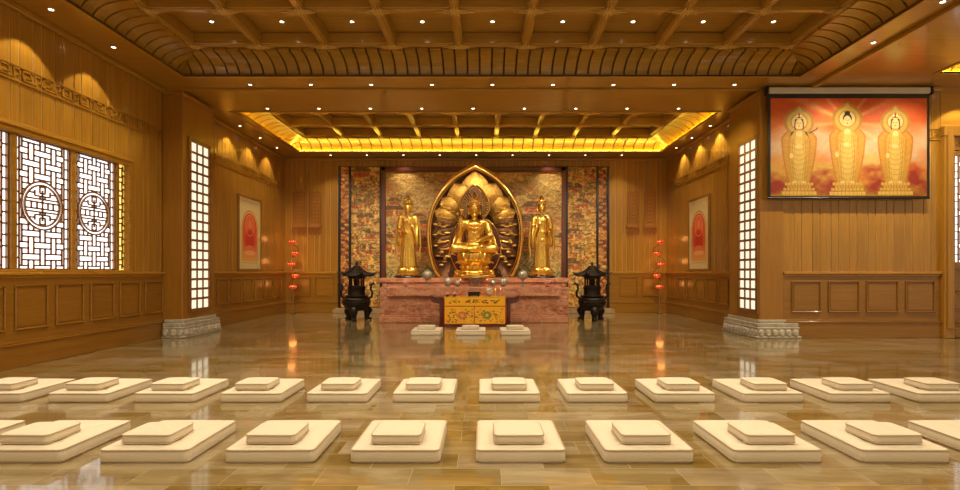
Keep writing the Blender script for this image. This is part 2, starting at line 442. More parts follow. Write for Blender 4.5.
def wainscot(mb, along, fixed, a0, a1, sign, panels):
    th = .03; f = lambda d0, d1: sorted((fixed+sign*d0, fixed+sign*d1))
    def B(p0, p1, d0, d1, z0, z1, b=.004):
        f0, f1 = f(d0, d1)
        if along == 'y': mb.bbox(f0, f1, p0, p1, z0, z1, b)
        else: mb.bbox(p0, p1, f0, f1, z0, z1, b)
    B(a0, a1, 0, th, .36, 1.31)
    for p0, p1 in panels:
        z0, z1 = .54, 1.205; w = .028
        for (x0, x1, y0, y1) in ((p0,p1,z0,z0+w),(p0,p1,z1-w,z1),(p0,p0+w,z0+w,z1-w),(p1-w,p1,z0+w,z1-w)):
            B(x0, x1, th, th+.03, y0, y1, .009)
        B(p0+.05, p1-.05, th, th+.008, z0+.05, z1-.05, .004)
def rail(mb, along, fixed, a0, a1, sign):
    for d1, z0, z1 in ((.05,1.30,1.345),(.075,1.345,1.395)):
        f0, f1 = sorted((fixed, fixed+sign*d1))
        if along == 'y': mb.bbox(f0, f1, a0, a1, z0, z1, .008)
        else: mb.bbox(a0, a1, f0, f1, z0, z1, .008)
def baseb(mb, along, fixed, a0, a1, sign):
    for d1, z0, z1 in ((.05,0,.325),(.07,.325,.35),(.045,.35,.385)):
        f0, f1 = sorted((fixed, fixed+sign*d1))
        if along == 'y': mb.bbox(f0, f1, a0, a1, z0, z1, .006)
        else: mb.bbox(a0, a1, f0, f1, z0, z1, .006)
def wall_set(side, along, fixed, a0, a1, sign, panels, base_mb, holes=(), frieze=True, seed=0, zt=ZC, skip_rail=None):
    mb = MB(); f0, f1 = sorted((fixed, fixed-sign*.25))
    def solid(p0, p1, z0, z1):
        if along == 'y': mb.box(f0, f1, p0, p1, z0, z1)
        else: mb.box(p0, p1, f0, f1, z0, z1)
    if holes:
        h0, h1, hz0, hz1 = holes[0]
        if h0 > a0: solid(a0, h0, 0, zt+.6)
        if h1 < a1: solid(h1, a1, 0, zt+.6)
        solid(max(h0,a0), min(h1,a1), 0, hz0); solid(max(h0,a0), min(h1,a1), hz1, zt+.6)
    else: solid(a0, a1, 0, zt+.6)
    w = mb.build('wall_'+side, M['gap'], kind='structure')
    b = MB(); boards(b, along, fixed, a0, a1, 1.39, zt-.002, sign, seed, holes); b.build('wall_boards', M['wood_v'], w)
    b = MB(); wainscot(b, along, fixed, a0, a1, sign, panels); b.build('wainscot', M['wains_y' if along == 'y' else 'wains'], w)
    b = MB(); rail(b, along, fixed, a0, a1, sign); b.build('chair_rail', M['wood_y' if along == 'y' else 'wood_x'], w)
    if frieze:
        b = MB(); meander(b, along, fixed, a0+.02, a1-.02, 4.2, sign); b.build('meander_frieze', M['wood_y' if along == 'y' else 'wood_x'], w)
    baseb(base_mb, along, fixed, a0, a1, sign)
    return w

# left wall ---------------------------------------------------------
WY0, WY1, WZ0, WZ1 = 5.30, 10.02, 1.395, 3.53
bl = MB()
pf = [(7.53+.72*k, 7.53+.72*k+.575) for k in range(-14, 5)]
pr = [(12.50+.72*k, 12.50+.72*k+.575) for k in range(0, 7)]
wall_set('left', 'y', XL, YF, YB, 1, [p for p in pf if p[0] > YF]+pr, bl, holes=[(WY0, WY1, WZ0, WZ1)])
bl.build('baseboard_left', M['wains_y'], kind='structure')
# back wall ---------------------------------------------------------
bb = MB()
wall_set('back', 'x', YB, XL, XR, -1, [(-6.6,-5.95),(-5.8,-5.15),(4.6,5.2),(5.35,5.95)], bb, frieze=False, seed=3)
bb.build('baseboard_back', M['wains'], kind='structure')
# right rear wall ----------------------------------------------------
br_ = MB()
wall_set('right', 'y', XR, 12.3, YB, -1, pr, br_, seed=5)
br_.build('baseboard_right', M['wains_y'], kind='structure')
# wall facing the camera on the right ---------------------------------
DX0, DX1 = 9.6, 12.0
bf = MB()
wall_set('front_right', 'x', YW, 6.28, 9.62, -1, [(6.45,7.07),(7.22,7.88),(8.02,8.70),(8.85,9.47)], bf, seed=9)
bf.build('baseboard_front_right', M['wains'], kind='structure')
wq = MB(); wq.box(9.62, 13.5, YW+.06, YW+.3, 0, ZC+.6).box(9.6, 12.1, YW-.02, YW+.06, 4.42, ZC).box(12.0, 13.5, YW-.02, YW+.06, 0, 4.42)
wq.build('wall_door_side', M['wood_x'], kind='structure')

# ------------------------------------------------------------------ ceiling
FX0, FX1, FY0, FY1 = -5.97, 6.24, -3.2, 10.3         # front opening
RX0, RX1, RY0, RY1 = -6.15, 5.66, 12.6, 16.8         # rear opening
TX0, TX1, TY0, TY1 = 8.8, 12.6, -3.2, 10.14          # side opening (far right)
cw, chh, out = .47, .35, .12
ceil = MB()
def slab(x0, x1, y0, y1, z=ZC): ceil.box(x0, x1, y0, y1, z, z+.03)
slab(XL, FX0, YF, YB); slab(FX0, FX1, YF, FY0); slab(FX0, FX1, FY1, RY0)
slab(FX0, RX1, RY1, YB); slab(RX1, FX1, RY0, YB); slab(FX1, TX0, YF, YB)
slab(TX0, TX1, YF, TY0); slab(TX0, TX1, TY1, YB); slab(TX1, 13.5, YF, YB)
ceil.box(FX0, RX0+.18, RY0, RY1, ZC+.3, ZC+.33)
cobj = ceil.build('ceiling', M['ceil_x'], kind='structure')
mbp = MB()
mbp.box(XL, 13.5, YF, YB, 5.86, 5.9); mbp.build('coffer_panels', M['ceil_x'], cobj)

def cove(x0, x1, y0, y1, pitch, name):
    """curved slatted cove around an opening, starting just behind its lip"""
    mb = MB(); bk = MB(); N = 8
    def prof(off, k):
        t = PI/2*k/N; return (-out + (cw+out)*(1-math.cos(t)) + off*math.cos(t), ZC+.03+(chh-.03)*math.sin(t)-off*math.sin(t))
    def strip(target, side, s0, s1, off0, off1):
        vs = []
        for off in (off0, off1):
            for k in range(N+1):
                d, z = prof(off, k)
                for s_, q in ((s0, 0), (s1, 1)):
                    # mitre: limit s to opening shrunk by d
                    lo, hi = ((y0+d, y1-d) if side in 'LR' else (x0+d, x1-d))
                    a = min(max(s_, lo), hi)
                    if side == 'L': vs.append((x0+d, a, z))
                    elif side == 'R': vs.append((x1-d, a, z))
                    elif side == 'F': vs.append((a, y1-d, z))
                    else: vs.append((a, y0+d, z))
        n = (N+1)*2; fs = []
        for k in range(N):
            a = k*2; fs += [(a, a+1, a+3, a+2), (n+a, n+a+2, n+a+3, n+a+1), (a, a+2, n+a+2, n+a), (a+1, n+a+1, n+a+3, a+3)]
        fs += [(0, n, n+1, 1), (2*N, 2*N+1, n+2*N+1, n+2*N)]
        target.add(vs, fs)
    for side in 'LRFN':
        lo, hi = ((y0-out, y1+out) if side in 'LR' else (x0-out, x1+out))
        strip(bk, side, lo, hi, -.02, -.001)
        m = int(round((hi-lo)/pitch)); p = (hi-lo)/m
        for i in range(m): strip(mb, side, lo+i*p+.018, lo+(i+1)*p-.018, 0, .045)
    b = bk.build(name, M['groove'], cobj)  # dark backing colour stands in for the shadow between slats
    mb.build('cove_slats', M['ceil_x'], b, smooth=False)
    return b
cove(FX0, FX1, FY0, FY1, .24, 'cove')
cove(RX0, RX1, RY0, RY1, .33, 'cove')
cove(TX0, TX1, TY0, TY1, .24, 'cove')
# lips around openings
def lip(x0, x1, y0, y1, n):
    mb = MB(); w = .05
    for (a, b, c, d) in ((x0-w, x0, y0-w, y1+w), (x1, x1+w, y0-w, y1+w), (x0, x1, y1, y1+w), (x0, x1, y0-w, y0)):
        mb.bbox(a, b, c, d, ZC-.02, ZC+.03, .006)
    mb.build('trim_%d' % n, M['ceil_x'], kind='structure')
lip(FX0, FX1, FY0, FY1, 1); lip(RX0, RX1, RY0, RY1, 2); lip(TX0, TX1, TY0, TY1, 3)
MB().bbox(6.77, 6.86, YF, YW-.02, ZC-.07, ZC+.0, .01).build('trim_4', M['ceil_y'], kind='structure')
MB().bbox(XL+.03, FX1, 10.98, 11.06, ZC-.045, ZC, .01).build('trim_5', M['ceil_x'], kind='structure')
# crown mouldings
cm = MB(); cm.bbox(XL+.02, XL+.10, YF, YB, ZC-.09, ZC, .015); cm.build('trim_6', M['ceil_y'], kind='structure')
cm = MB(); cm.bbox(XL+.1, XR-.1, YB-.1, YB-.02, ZC-.09, ZC, .015); cm.bbox(XR-.10, XR-.02, 12.3, YB-.02, ZC-.09, ZC, .015)
cm.bbox(6.3, 9.6, YW-.1, YW-.02, ZC-.08, ZC, .015); cm.build('trim_7', M['ceil_x'], kind='structure')
# light strips in the lit coves (rear and far right)
def strips(x0, x1, y0, y1):
    mb = MB(); z = ZC+.075
    e = .055
    for (a, b, c, d) in ((x0-e, x0-e+.03, y0, y1), (x1+e-.03, x1+e, y0, y1), (x0, x1, y1+e-.03, y1+e), (x0, x1, y0-e, y0-e+.03)):
        mb.box(a, b, c, d, ZC+.032, ZC+.040)
    return mb
tag(strips(RX0, RX1, RY0, RY1).build('cove_light', M['strip']), 'yellow strip light running round the rear ceiling cove above the altar', 'light strip')
tag(strips(TX0, TX1, TY0, TY1).build('cove_light', M['strip']), 'yellow strip light in the ceiling cove at the far right by the door', 'light strip')

# coffer beams + carved knots
knot = MB()
knot.lathe([(.001,-.03),(.05,-.03),(.075,-.015),(.08,.0)], n=12)
for k in range(4):
    a = k*PI/2
    L = .32 if k % 2 == 0 else .24
    for off, ln in ((0, L), (.05, L*.66), (-.05, L*.66)):
        px, py = -math.sin(a)*off, math.cos(a)*off
        pts = [(px+math.cos(a)*ln*t, py+math.sin(a)*ln*t, -.008) for t in (0,.3,.6,.85,1)]
        knot.tube(pts, [.014,.015,.013,.009,.002], 6)
    knot.ell((math.cos(a+PI/4)*.085, math.sin(a+PI/4)*.085, -.008), (.03,.03,.02), 8, 5)
knot0 = None
def coffers(x0, x1, xs, y0, y1, ys, zb, bw):
    global knot0
    for x in xs:
        mb = MB(); mb.bbox(x-bw/2, x+bw/2, y0, y1, zb+.02, 5.86, .008); mb.bbox(x-bw*.32, x+bw*.32, y0, y1, zb, zb+.03, .008)
        mb.build('coffer_beam', M['ceil_y'], cobj)
    for y in ys:
        mb = MB(); mb.bbox(x0, x1, y-bw/2, y+bw/2, zb+.024, 5.855, .008); mb.bbox(x0, x1, y-bw*.32, y+bw*.32, zb+.004, zb+.034, .008)
        mb.build('coffer_beam', M['ceil_x'], cobj)
    return
fx = [FX0+cw+1.2522*k for k in range(10)]
fy = [9.76-1.32*k for k in range(0, 10)]
coffers(FX0+cw-.05, FX1-cw+.05, fx, FY0+cw-.05, FY1-cw+.05, [y for y in fy if y > FY0+cw], 5.62, .16)
rx = [RX0+cw+.03+1.2*k for k in range(10)]
rx = [RX0+cw + (RX1-RX0-2*cw)/9*k for k in range(10)]
ry = [16.33-.04-1.21*k for k in range(3)]+[12.6+cw+.03]
coffers(RX0+cw-.05, RX1-cw+.05, rx, RY0+cw-.05, RY1-cw+.05, ry, 5.62, .14)
def add_knot(x, y, z):
    global knot0
    if knot0 is None:
        knot0 = knot.build('carved_boss', M['knot'], cobj, (x, y, z)); return
    c = knot0.copy(); COL.objects.link(c); c.location = (x, y, z)
for y in fy[:3]:
    for x in fx: add_knot(x, y, 5.62)
for y in ry[:3]:
    for x in rx: add_knot(x, y, 5.62)

# ------------------------------------------------------------------ downlights
WARM = (1, .83, .56)
dl = None
def downlight(x, y, z, label, group):
    global dl
    if dl is None:
        dl = empty('downlight', (x,y,z), label, 'ceiling light', group)
        MB().lathe([(.034,-.001),(.036,-.012),(.043,-.012),(.046,-.004),(.046,0)], n=20, cap=False).build('trim_ring', M['white'], dl, smooth=True)
        MB().lathe([(.001,-.008),(.02,-.009),(.03,-.005),(.034,0)], n=16).build('lens', M['lens'], dl)
        o = dl
    else:
        o = copy_tree(dl); o.location = (x,y,z); o['label'] = label; o['group'] = group
    return o
def spot(x, y, z, W, cone=70, blend=.5, col=WARM, size=.03, tx=0, ty=0):
    L = bpy.data.lights.new('downlight_or_fill_beam', 'SPOT'); L.energy = W; L.color = col; L.spot_size = math.radians(cone); L.spot_blend = blend; L.shadow_soft_size = size
    o = bpy.data.objects.new('downlight_or_fill_beam', L); COL.objects.link(o); o.location = (x,y,z)
    d = Vector((tx, ty, -1)); o.rotation_euler = d.to_track_quat('-Z', 'Y').to_euler(); return o
P_COFFER, P_SOFFIT, P_SCAL, P_ALTAR = 190, 210, 62, 520
g = 'downlights in the far row of front ceiling coffers'
for k in range(9):
    x = FX0+cw+1.2522*(k+.5)
    downlight(x, 9.27, 5.86, 'downlight in the far row of front coffers, %s from the left' % ORD[k], g)
for r_ in range(8):
    for k in range(0, 9, 2):
        x = FX0+cw+1.2522*(k+.5); y = 9.27-1.32*r_
        if r_ % 2 == 0: spot(x, y, 5.83, P_COFFER, 125, .6, size=.12)
g = 'downlights in the beam soffit in front of the pillars'
for k in range(9):
    x = (250+60.6*k-485)*10.75/520
    downlight(x, 10.76, ZC, 'downlight on the wide soffit just behind the front cove, %s from the left' % ORD[k], g)
    if k % 2 == 0: spot(x, 10.76, ZC-.02, P_SOFFIT, 80, .8, ty=.75)
g = 'downlights on the soffit before the rear coffers'
for k in range(9):
    x = (267+51.5*k-485)*12.3/520
    downlight(x, 12.33, ZC, 'downlight near the front lip of the rear coffered ceiling, %s from the left' % ORD[k], g)
    if k % 2 == 0: spot(x, 12.33, ZC-.02, P_ALTAR, 72, .8, ty=1.15)
g = 'downlights in a row over the mural'
for k in range(9):
    x = (331+36.3*k-485)*17.3/520
    downlight(x, 17.25, ZC, 'small downlight over the top edge of the mural, %s from the left' % ORD[k], g)
    if k % 2 == 0: spot(x, 17.15, ZC-.02, 70, 95, .8)
for k, px in enumerate((306, 644)):
    downlight((px-485)*14.7/520, 14.5, 5.86, 'downlight inside the %s rear ceiling coffer' % ('left corner' if k == 0 else 'right corner'), 'downlights in the rear corner coffers')
for k, y in enumerate((13.8, 15.04, 16.25)):
    downlight(-6.5, y, ZC, 'left side downlight over the %s light scallop behind the left pillar' % ('nearest','middle','farthest')[k], 'left rear wall washers')
    downlight(5.98, y, ZC, 'right side downlight over the %s light scallop behind the right pillar' % ('nearest','middle','farthest')[k], 'right rear wall washers')
    spot(-6.5, y, ZC-.02, P_SCAL, 88, .25, tx=-.12); spot(5.98, y, ZC-.02, P_SCAL, 88, .25, tx=.12)
for k, y in enumerate((7.67, 8.96)):
    downlight(-6.4, y, ZC, 'downlight on the left soffit %s' % ('at the upper left corner of view' if k == 0 else 'nearer the left pillar'), 'left front soffit downlights')
for y in (3.8, 5.1, 6.4, 7.67, 8.96): spot(-6.4, y, ZC-.02, P_SCAL, 84, .15, tx=-.05)
downlight(6.56, 8.78, ZC, 'downlight on the right soffit above the hanging screen', 'right soffit downlights')
downlight(6.56, 7.45, ZC, 'downlight on the right soffit cut by the top edge of the picture', 'right soffit downlights')
downlight(9.93, 10.45, ZC, 'downlight over the lattice door on the right', 'right soffit downlights')
spot(9.93, 10.5, ZC-.02, 90, 86, .15, ty=.05)
for x in (7.2, 8.6): spot(x, 9.6, ZC-.02, 270, 110, .8, ty=.45)  # added fill spots without fixtures, to brighten the right wall

# ------------------------------------------------------------------ lattice windows (left wall)
def lat_bar(mb, a0, a1, z0, z1, x0, x1, plane='y'):
    if plane == 'y': mb.box(x0, x1, a0, a1, z0, z1)
    else: mb.box(a0, a1, x0, x1, z0, z1)
def lattice(mb, a0, a1, z0, z1, x0, x1, plane='y', circle=True, p=.185, t=.027, ladder=True):
    if ladder and a1-a0 > .5:
        e = .075
        for u in (a0+e, a1-e): lat_bar(mb, u-t/2, u+t/2, z0, z1, x0, x1, plane)
        m = int((z1-z0)/.155)
        for k in range(1, m):
            z = z0+(z1-z0)*k/m
            lat_bar(mb, a0, a0+e, z-t/2, z+t/2, x0, x1, plane); lat_bar(mb, a1-e, a1, z-t/2, z+t/2, x0, x1, plane)
        a0 += e; a1 -= e
    ca, cz = (a0+a1)/2, (z0+z1)/2; R = .372
    nx = max(1, int(round((a1-a0)/p))); nz = int(round((z1-z0)/p)); px = (a1-a0)/nx; pz = (z1-z0)/nz
    def H(z, u0, u1):
        u0 = max(u0, a0); u1 = min(u1, a1)
        if u1 <= u0 or z < z0-.001 or z > z1+.001: return
        spans = [(u0, u1)]
        if circle and abs(z-cz) < R:
            h = math.sqrt(R*R-(z-cz)**2); spans = [(u0, min(u1, ca-h)), (max(u0, ca+h), u1)]
        for s0, s1 in spans:
            if s1-s0 > .005: lat_bar(mb, s0, s1, z-t/2, z+t/2, x0, x1, plane)
    def V(u, w0, w1):
        w0 = max(w0, z0); w1 = min(w1, z1)
        if w1 <= w0 or u < a0-.001 or u > a1+.001: return
        spans = [(w0, w1)]
        if circle and abs(u-ca) < R:
            h = math.sqrt(R*R-(u-ca)**2); spans = [(w0, min(w1, cz-h)), (max(w0, cz+h), w1)]
        for s0, s1 in spans:
            if s1-s0 > .005: lat_bar(mb, u-t/2, u+t/2, s0, s1, x0, x1, plane)
    d = .046
    for i in range(nx+1):
        for j in range(nz+1):
            u = a0+i*px; z = z0+j*pz
            if (i+j) % 2 == 0:
                for s_ in (-d, d): H(z+s_, u-px+d, u+px-d)
            else:
                for s_ in (-d, d): V(u+s_, z-pz+d, z+pz-d)
    if circle:
        for r in (R, R-.055):
            n = 40; vs = []; fs = []
            for i in range(n):
                a = 2*PI*i/n
                for rr in (r-t/2, r+t/2):
                    for x in (x0-.004, x1+.004):
                        pt = (ca+rr*math.cos(a), cz+rr*math.sin(a)); vs.append((x, *pt) if plane == 'y' else (pt[0], x, pt[1]))
            for i in range(n):
                a = i*4; b = ((i+1) % n)*4
                fs += [(a,a+1,b+1,b), (a+2,b+2,b+3,a+3), (a,b,b+2,a+2), (a+1,a+3,b+3,b+1)]
            mb.add(vs, fs)
        r = R-.055
        def Hc(z, u0=None, u1=None):
            h = math.sqrt(max(0, r*r-(z-cz)**2)); lo = ca-h if u0 is None else ca+u0; hi = ca+h if u1 is None else ca+u1
            lat_bar(mb, lo, hi, z-t/2, z+t/2, x0, x1, plane)
        def Vc(u, w0, w1): lat_bar(mb, ca+u-t/2, ca+u+t/2, cz+w0, cz+w1, x0, x1, plane)
        for z in (-.1, -.05, .05, .1): Hc(cz+z)
        for u in (-.2, -.1, 0, .1, .2): Vc(u, -.05, .05)
        for s_ in (1, -1):
            Vc(0, *sorted((s_*.05, s_*.24)))
            for q in (-.05, .05): Vc(q, *sorted((s_*.19, s_*.29)))
            Hc(cz+s_*.19, -.05, .05); Hc(cz+s_*.145, -.14, .14)
            for q in (-.14, .14): Vc(q, *sorted((s_*.145, s_*.23)))
            for q in (-.045, .045): Vc(q, *sorted((s_*.1, s_*.145)))
            Hc(cz+s_*.29, -.06, .06); 
        for q in (-1, 1):
            for s_ in (1, -1):
                Hc(cz+s_*.19, *sorted((q*.14, q*.24)))
fr = MB()
gp = [(5.41,6.41),(6.5,7.5),(7.6,8.6),(8.69,9.65)]
X0, X1 = XL-.12, XL+.055
fr.bbox(X0, X1, WY0, WY1, 3.41, WZ1, .01); fr.bbox(X0, XL+.085, WY0-.02, WY1+.02, WZ1-.035, WZ1+.035, .01)
fr.bbox(X0, X1, WY0, WY1, WZ0, 1.43, .006)
for a, b in ((WY0, 5.41), (9.93, WY1)): fr.bbox(X0, X1, a, b, 1.43, 3.41, .01)
for a, b in ((6.41,6.5),(7.5,7.6),(8.6,8.69),(9.65,9.72)): fr.bbox(X0+.02, XL+.02, a, b, 1.43, 3.41, .008)
win = empty('window_1', (0,0,0), kind='structure')
fr.build('window_frame', M['wood_y'], win)
for a, b in gp:
    mb = MB(); lattice(mb, a+.015, b-.015, 1.445, 3.395, XL-.05, XL-.036)
    for q in ((a, a+.02, 1.43, 3.41), (b-.02, b, 1.43, 3.41), (a, b, 1.43, 1.45), (a, b, 3.39, 3.41)): mb.box(XL-.055, XL-.015, *q)
    L_ = mb.build('window_lattice', M['lattice'], win)
    MB().box(XL-.065, XL-.055, a-.02, b+.02, 1.42, 3.42).build('pane', M['pane'], L_)
mb = MB(); lattice(mb, 9.72, 9.93, 1.445, 3.395, XL-.05, XL-.036, circle=False, p=.13)
L_ = mb.build('window_lattice', M['lattice'], win); MB().box(XL-.065, XL-.055, 9.71, 9.94, 1.42, 3.42).build('pane', M['pane_warm'], L_)

# ------------------------------------------------------------------ pillars
def pillar(side, label):
    y0 = 11.0 if side < 0 else 10.95
    if side < 0: xi, xo = -6.40, XL+.02
    else: xi, xo = 5.78, 6.29
    root = empty('pillar', ((xi+xo)/2, y0+.65, 0), label, 'pillar')
    ox, oy = -(xi+xo)/2, -(y0+.65)
    x0, x1 = sorted((xi, xo))
    mb = MB(); mb.bbox(x0+ox, x1+ox, y0+oy, 12.3+oy, .36, ZC-.05, .012)
    mb.bbox(x0+ox-.03*(side > 0), x1+ox+.03*(side < 0), y0+oy-.03, 12.33+oy, ZC-.13, ZC-.05, .01)
    mb.build('shaft', M['pillar'], root)
    # lit lattice panel on inner side
    p0, p1 = (11.28, 12.0) if side < 0 else (11.06, 11.76)
    z0, z1 = .59, 4.22
    s = -side
    f = MB()
    def B(m_, a0, a1, z_0, z_1, d0, d1):
        u0, u1 = sorted((xi+s*d0+ox, xi+s*d1+ox)); m_.bbox(u0, u1, a0+oy, a1+oy, z_0, z_1, .004)
    for a0, a1, c0, c1 in ((p0-.09,p0,z0-.09,z1+.09),(p1,p1+.09,z0-.09,z1+.09),(p0,p1,z0-.09,z0),(p0,p1,z1,z1+.09)): B(f, a0, a1, c0, c1, 0, .04)
    f.build('panel_frame', M['lattice'], root)
    L = MB(); nr = 17
    for i in range(1, 3): a = p0+(p1-p0)*i/3; B(L, a-.026, a+.026, z0, z1, .012, .03)
    for j in range(1, nr): z = z0+(z1-z0)*j/nr; B(L, p0, p1, z-.026, z+.026, .012, .029)
    L.build('lattice_grid', M['lattice'], root)
    g_ = MB(); B(g_, p0, p1, z0, z1, .001, .008); g_.build('lit_pane', M['pane_lamp'], root)
    # stone base
    b = MB()
    e = .32 if side > 0 else 0
    lo = lambda d: ((x0-d if side > 0 else XL+.075), (x1+d+(e if side > 0 else 0)*1 if side > 0 else x1+d))
    tiers = [(.125, 0, .045), (.10, .195, .235), (.085, .235, .315), (.03, .315, .385)]
    for d, z_0, z_1 in tiers:
        a, c = lo(d)
        if side > 0: c = x1+(.31 if z_0 < .3 else .14) - (.125-d)
        yb = 12.3+d
        b.bbox(a+ox, c+ox, y0-d+oy, yb+oy, z_0, z_1, .012)
    a, c = lo(.085)
    if side > 0: c = x1+.27
    b.box(a+ox, c+ox, y0-.085+oy, 12.38+oy, .04, .2)
    # lotus lobes round the lower band
    n = max(3, int(round((c-a)/.14))); st = (c-a)/n
    for i in range(n):
        cx_ = a+(i+.5)*st+ox
        b.ell((cx_, y0-.09+oy, .115), (st*.47, .045, .08), 10, 8); b.ell((cx_, y0-.115+oy, .075), (st*.28, .03, .035), 8, 6)
    m_ = int(round((12.38-y0+.085)/.14)); st = (12.38-y0+.085)/m_
    fxx = xi + s*.09
    for i in range(m_):
        yy = y0-.085+(i+.5)*st+oy; b.ell((fxx+ox, yy, .115), (.045, st*.47, .08), 10, 8); b.ell((fxx+s*.025+ox, yy, .075), (.03, st*.28, .035), 8, 6)
    b.build('stone_base', M['stone'], root, smooth=True)
    return root
pillar(-1, 'left square wooden pillar with tall lit lattice panel and carved stone base')
pillar(1, 'right square wooden pillar with tall lit lattice panel beside the hanging screen')

# ------------------------------------------------------------------ door on the right
door = empty('door_1', (9.6, YW, 0), kind='structure')
ox = 0
d = MB()
for x0, x1 in ((0, .22), (2.2, 2.42)):
    d.bbox(x0, x1, -.12, .05, 0, 4.43, .012); d.bbox(x0+.05, x1-.05, -.15, -.12, .2, 4.35, .01)
d.bbox(-.02, 2.44, -.14, .05, 4.23, 4.45, .012); d.bbox(.22, 2.2, -.05, .05, 3.95, 4.23, .01)
d.build('door_frame', M['wood_v'], door)
for x0, x1 in ((.22, 1.2), (1.22, 2.2)):
    lf = MB()
    for a, b_, c_, e_ in ((x0, x0+.07, .02, 3.93), (x1-.07, x1, .02, 3.93), (x0+.07, x1-.07, .02, .2), (x0+.07, x1-.07, 1.45, 1.6), (x0+.07, x1-.07, 3.83, 3.93), (x0+.07, x1-.07, .62,.72)):
        lf.bbox(a, b_, -.05, .01, c_, e_, .006)
    lf.box(x0+.07, x1-.07, -.02, .0, .02, 1.6)
    leaf = lf.build('door_leaf', M['wains'], door)
    cv = MB()
    for zc in (1.08, .41):
        for k in range(6):
            t = x0+.15+(x1-x0-.3)*k/5
            cv.tube([(t+.05*math.cos(q)*(1-q/14), -.03, zc+(.1 if k % 2 else -.1)+.05*math.sin(q)*(1-q/14)) for q in [i*.5 for i in range(18)]], .009, 6)
    cv.build('door_carving', M['wood_x'], leaf)
    la = MB(); lattice(la, x0+.07, x1-.07, 1.6, 3.83, -.04, -.015, plane='x', circle=False, p=.17, t=.022)
    la.build('door_lattice', M['lattice'], leaf)
    MB().box(x0+.06, x1-.06, 0, .01, 1.59, 3.84).build('door_pane', M['pane'], leaf)
cv = MB()
for k in range(7):
    t = .35+k*.28
    cv.tube([(t+.07*math.cos(q)*(1-q/14), -.06, 4.09+.07*math.sin(q)*(1-q/14)) for q in [i*.5 for i in range(20)]], .011, 6)
cv.build('transom_carving', M['wood_x'], door)

# ------------------------------------------------------------------ hanging projection screen
sx0, sx1, sy = 5.885, 9.255, 10.80
scr = empty('projection_screen', ((sx0+sx1)/2, sy, 2.93), 'lowered projection screen showing three golden standing figures on orange clouds', 'projection screen')
hx = (sx1-sx0)/2
MB().bbox(-hx, hx, -.02, .08, 2.17, 2.30, .02).build('roller_case', M['white'], scr)
for s_ in (-1, 1): MB().bbox(*sorted((s_*hx, s_*(hx+.05))), -.03, .09, 2.15, 2.32, .01).build('end_cap', M['black'], scr)
MB().box(-hx, hx, .026, .03, 0, 2.18).build('black_border', M['black'], scr)
MB().tube([(-hx, .028, .0), (hx, .028, 0)], .018, 8).build('weight_bar', M['black'], scr)
P = Paint(500, 300, 678, 408, (222,104,30))
n1 = P.noise(1, 220, 90, 3); n2 = P.noise(2, 130, 60, 3); n3 = P.noise(5, 60, 40, 3)
t = P.y/408
P.put(np.clip(1.15-t*3+1.2*(n1-.5), 0, 1), (212,78,20)); P.put(np.clip((n2-.5)*6, 0, 1)*(t < .42), (226,120,40), .8)
P.put(np.clip(1.25-np.abs(t-.5)*4.2+(n1-.5)*2.4, 0, 1), (214,178,134), .92)
P.put(np.clip((t-.62)*5+(n2-.5)*3, 0, 1), (214,168,50), .85); P.put(np.clip((t-.86)*7+(n1-.5)*2, 0, 1), (176,126,24), .9)
for cx_, cy_ in ((28,355),(232,360),(462,340),(645,350)):
    dd = np.hypot((P.x-cx_)/62, (P.y-cy_)/48); P.put(np.clip(1.3-dd+(n3-.5)*2.2, 0, 1), (150,24,12), .85)
for (cx_, cy_, ang) in [(332,100,a_) for a_ in (-.9,-.45,.5,.95,-2.3,-2.75,3.6,2.3,.1,3.05)]:
    dx, dy = np.cos(ang), np.sin(ang); al = (P.x-cx_)*dx+(P.y-cy_)*dy; pe = np.abs(-(P.x-cx_)*dy+(P.y-cy_)*dx)
    P.put(np.clip(1-pe/(5+al*.07), 0, 1)*(al > 0)*np.clip(1-al/320, 0, 1), (246,206,130), .6)
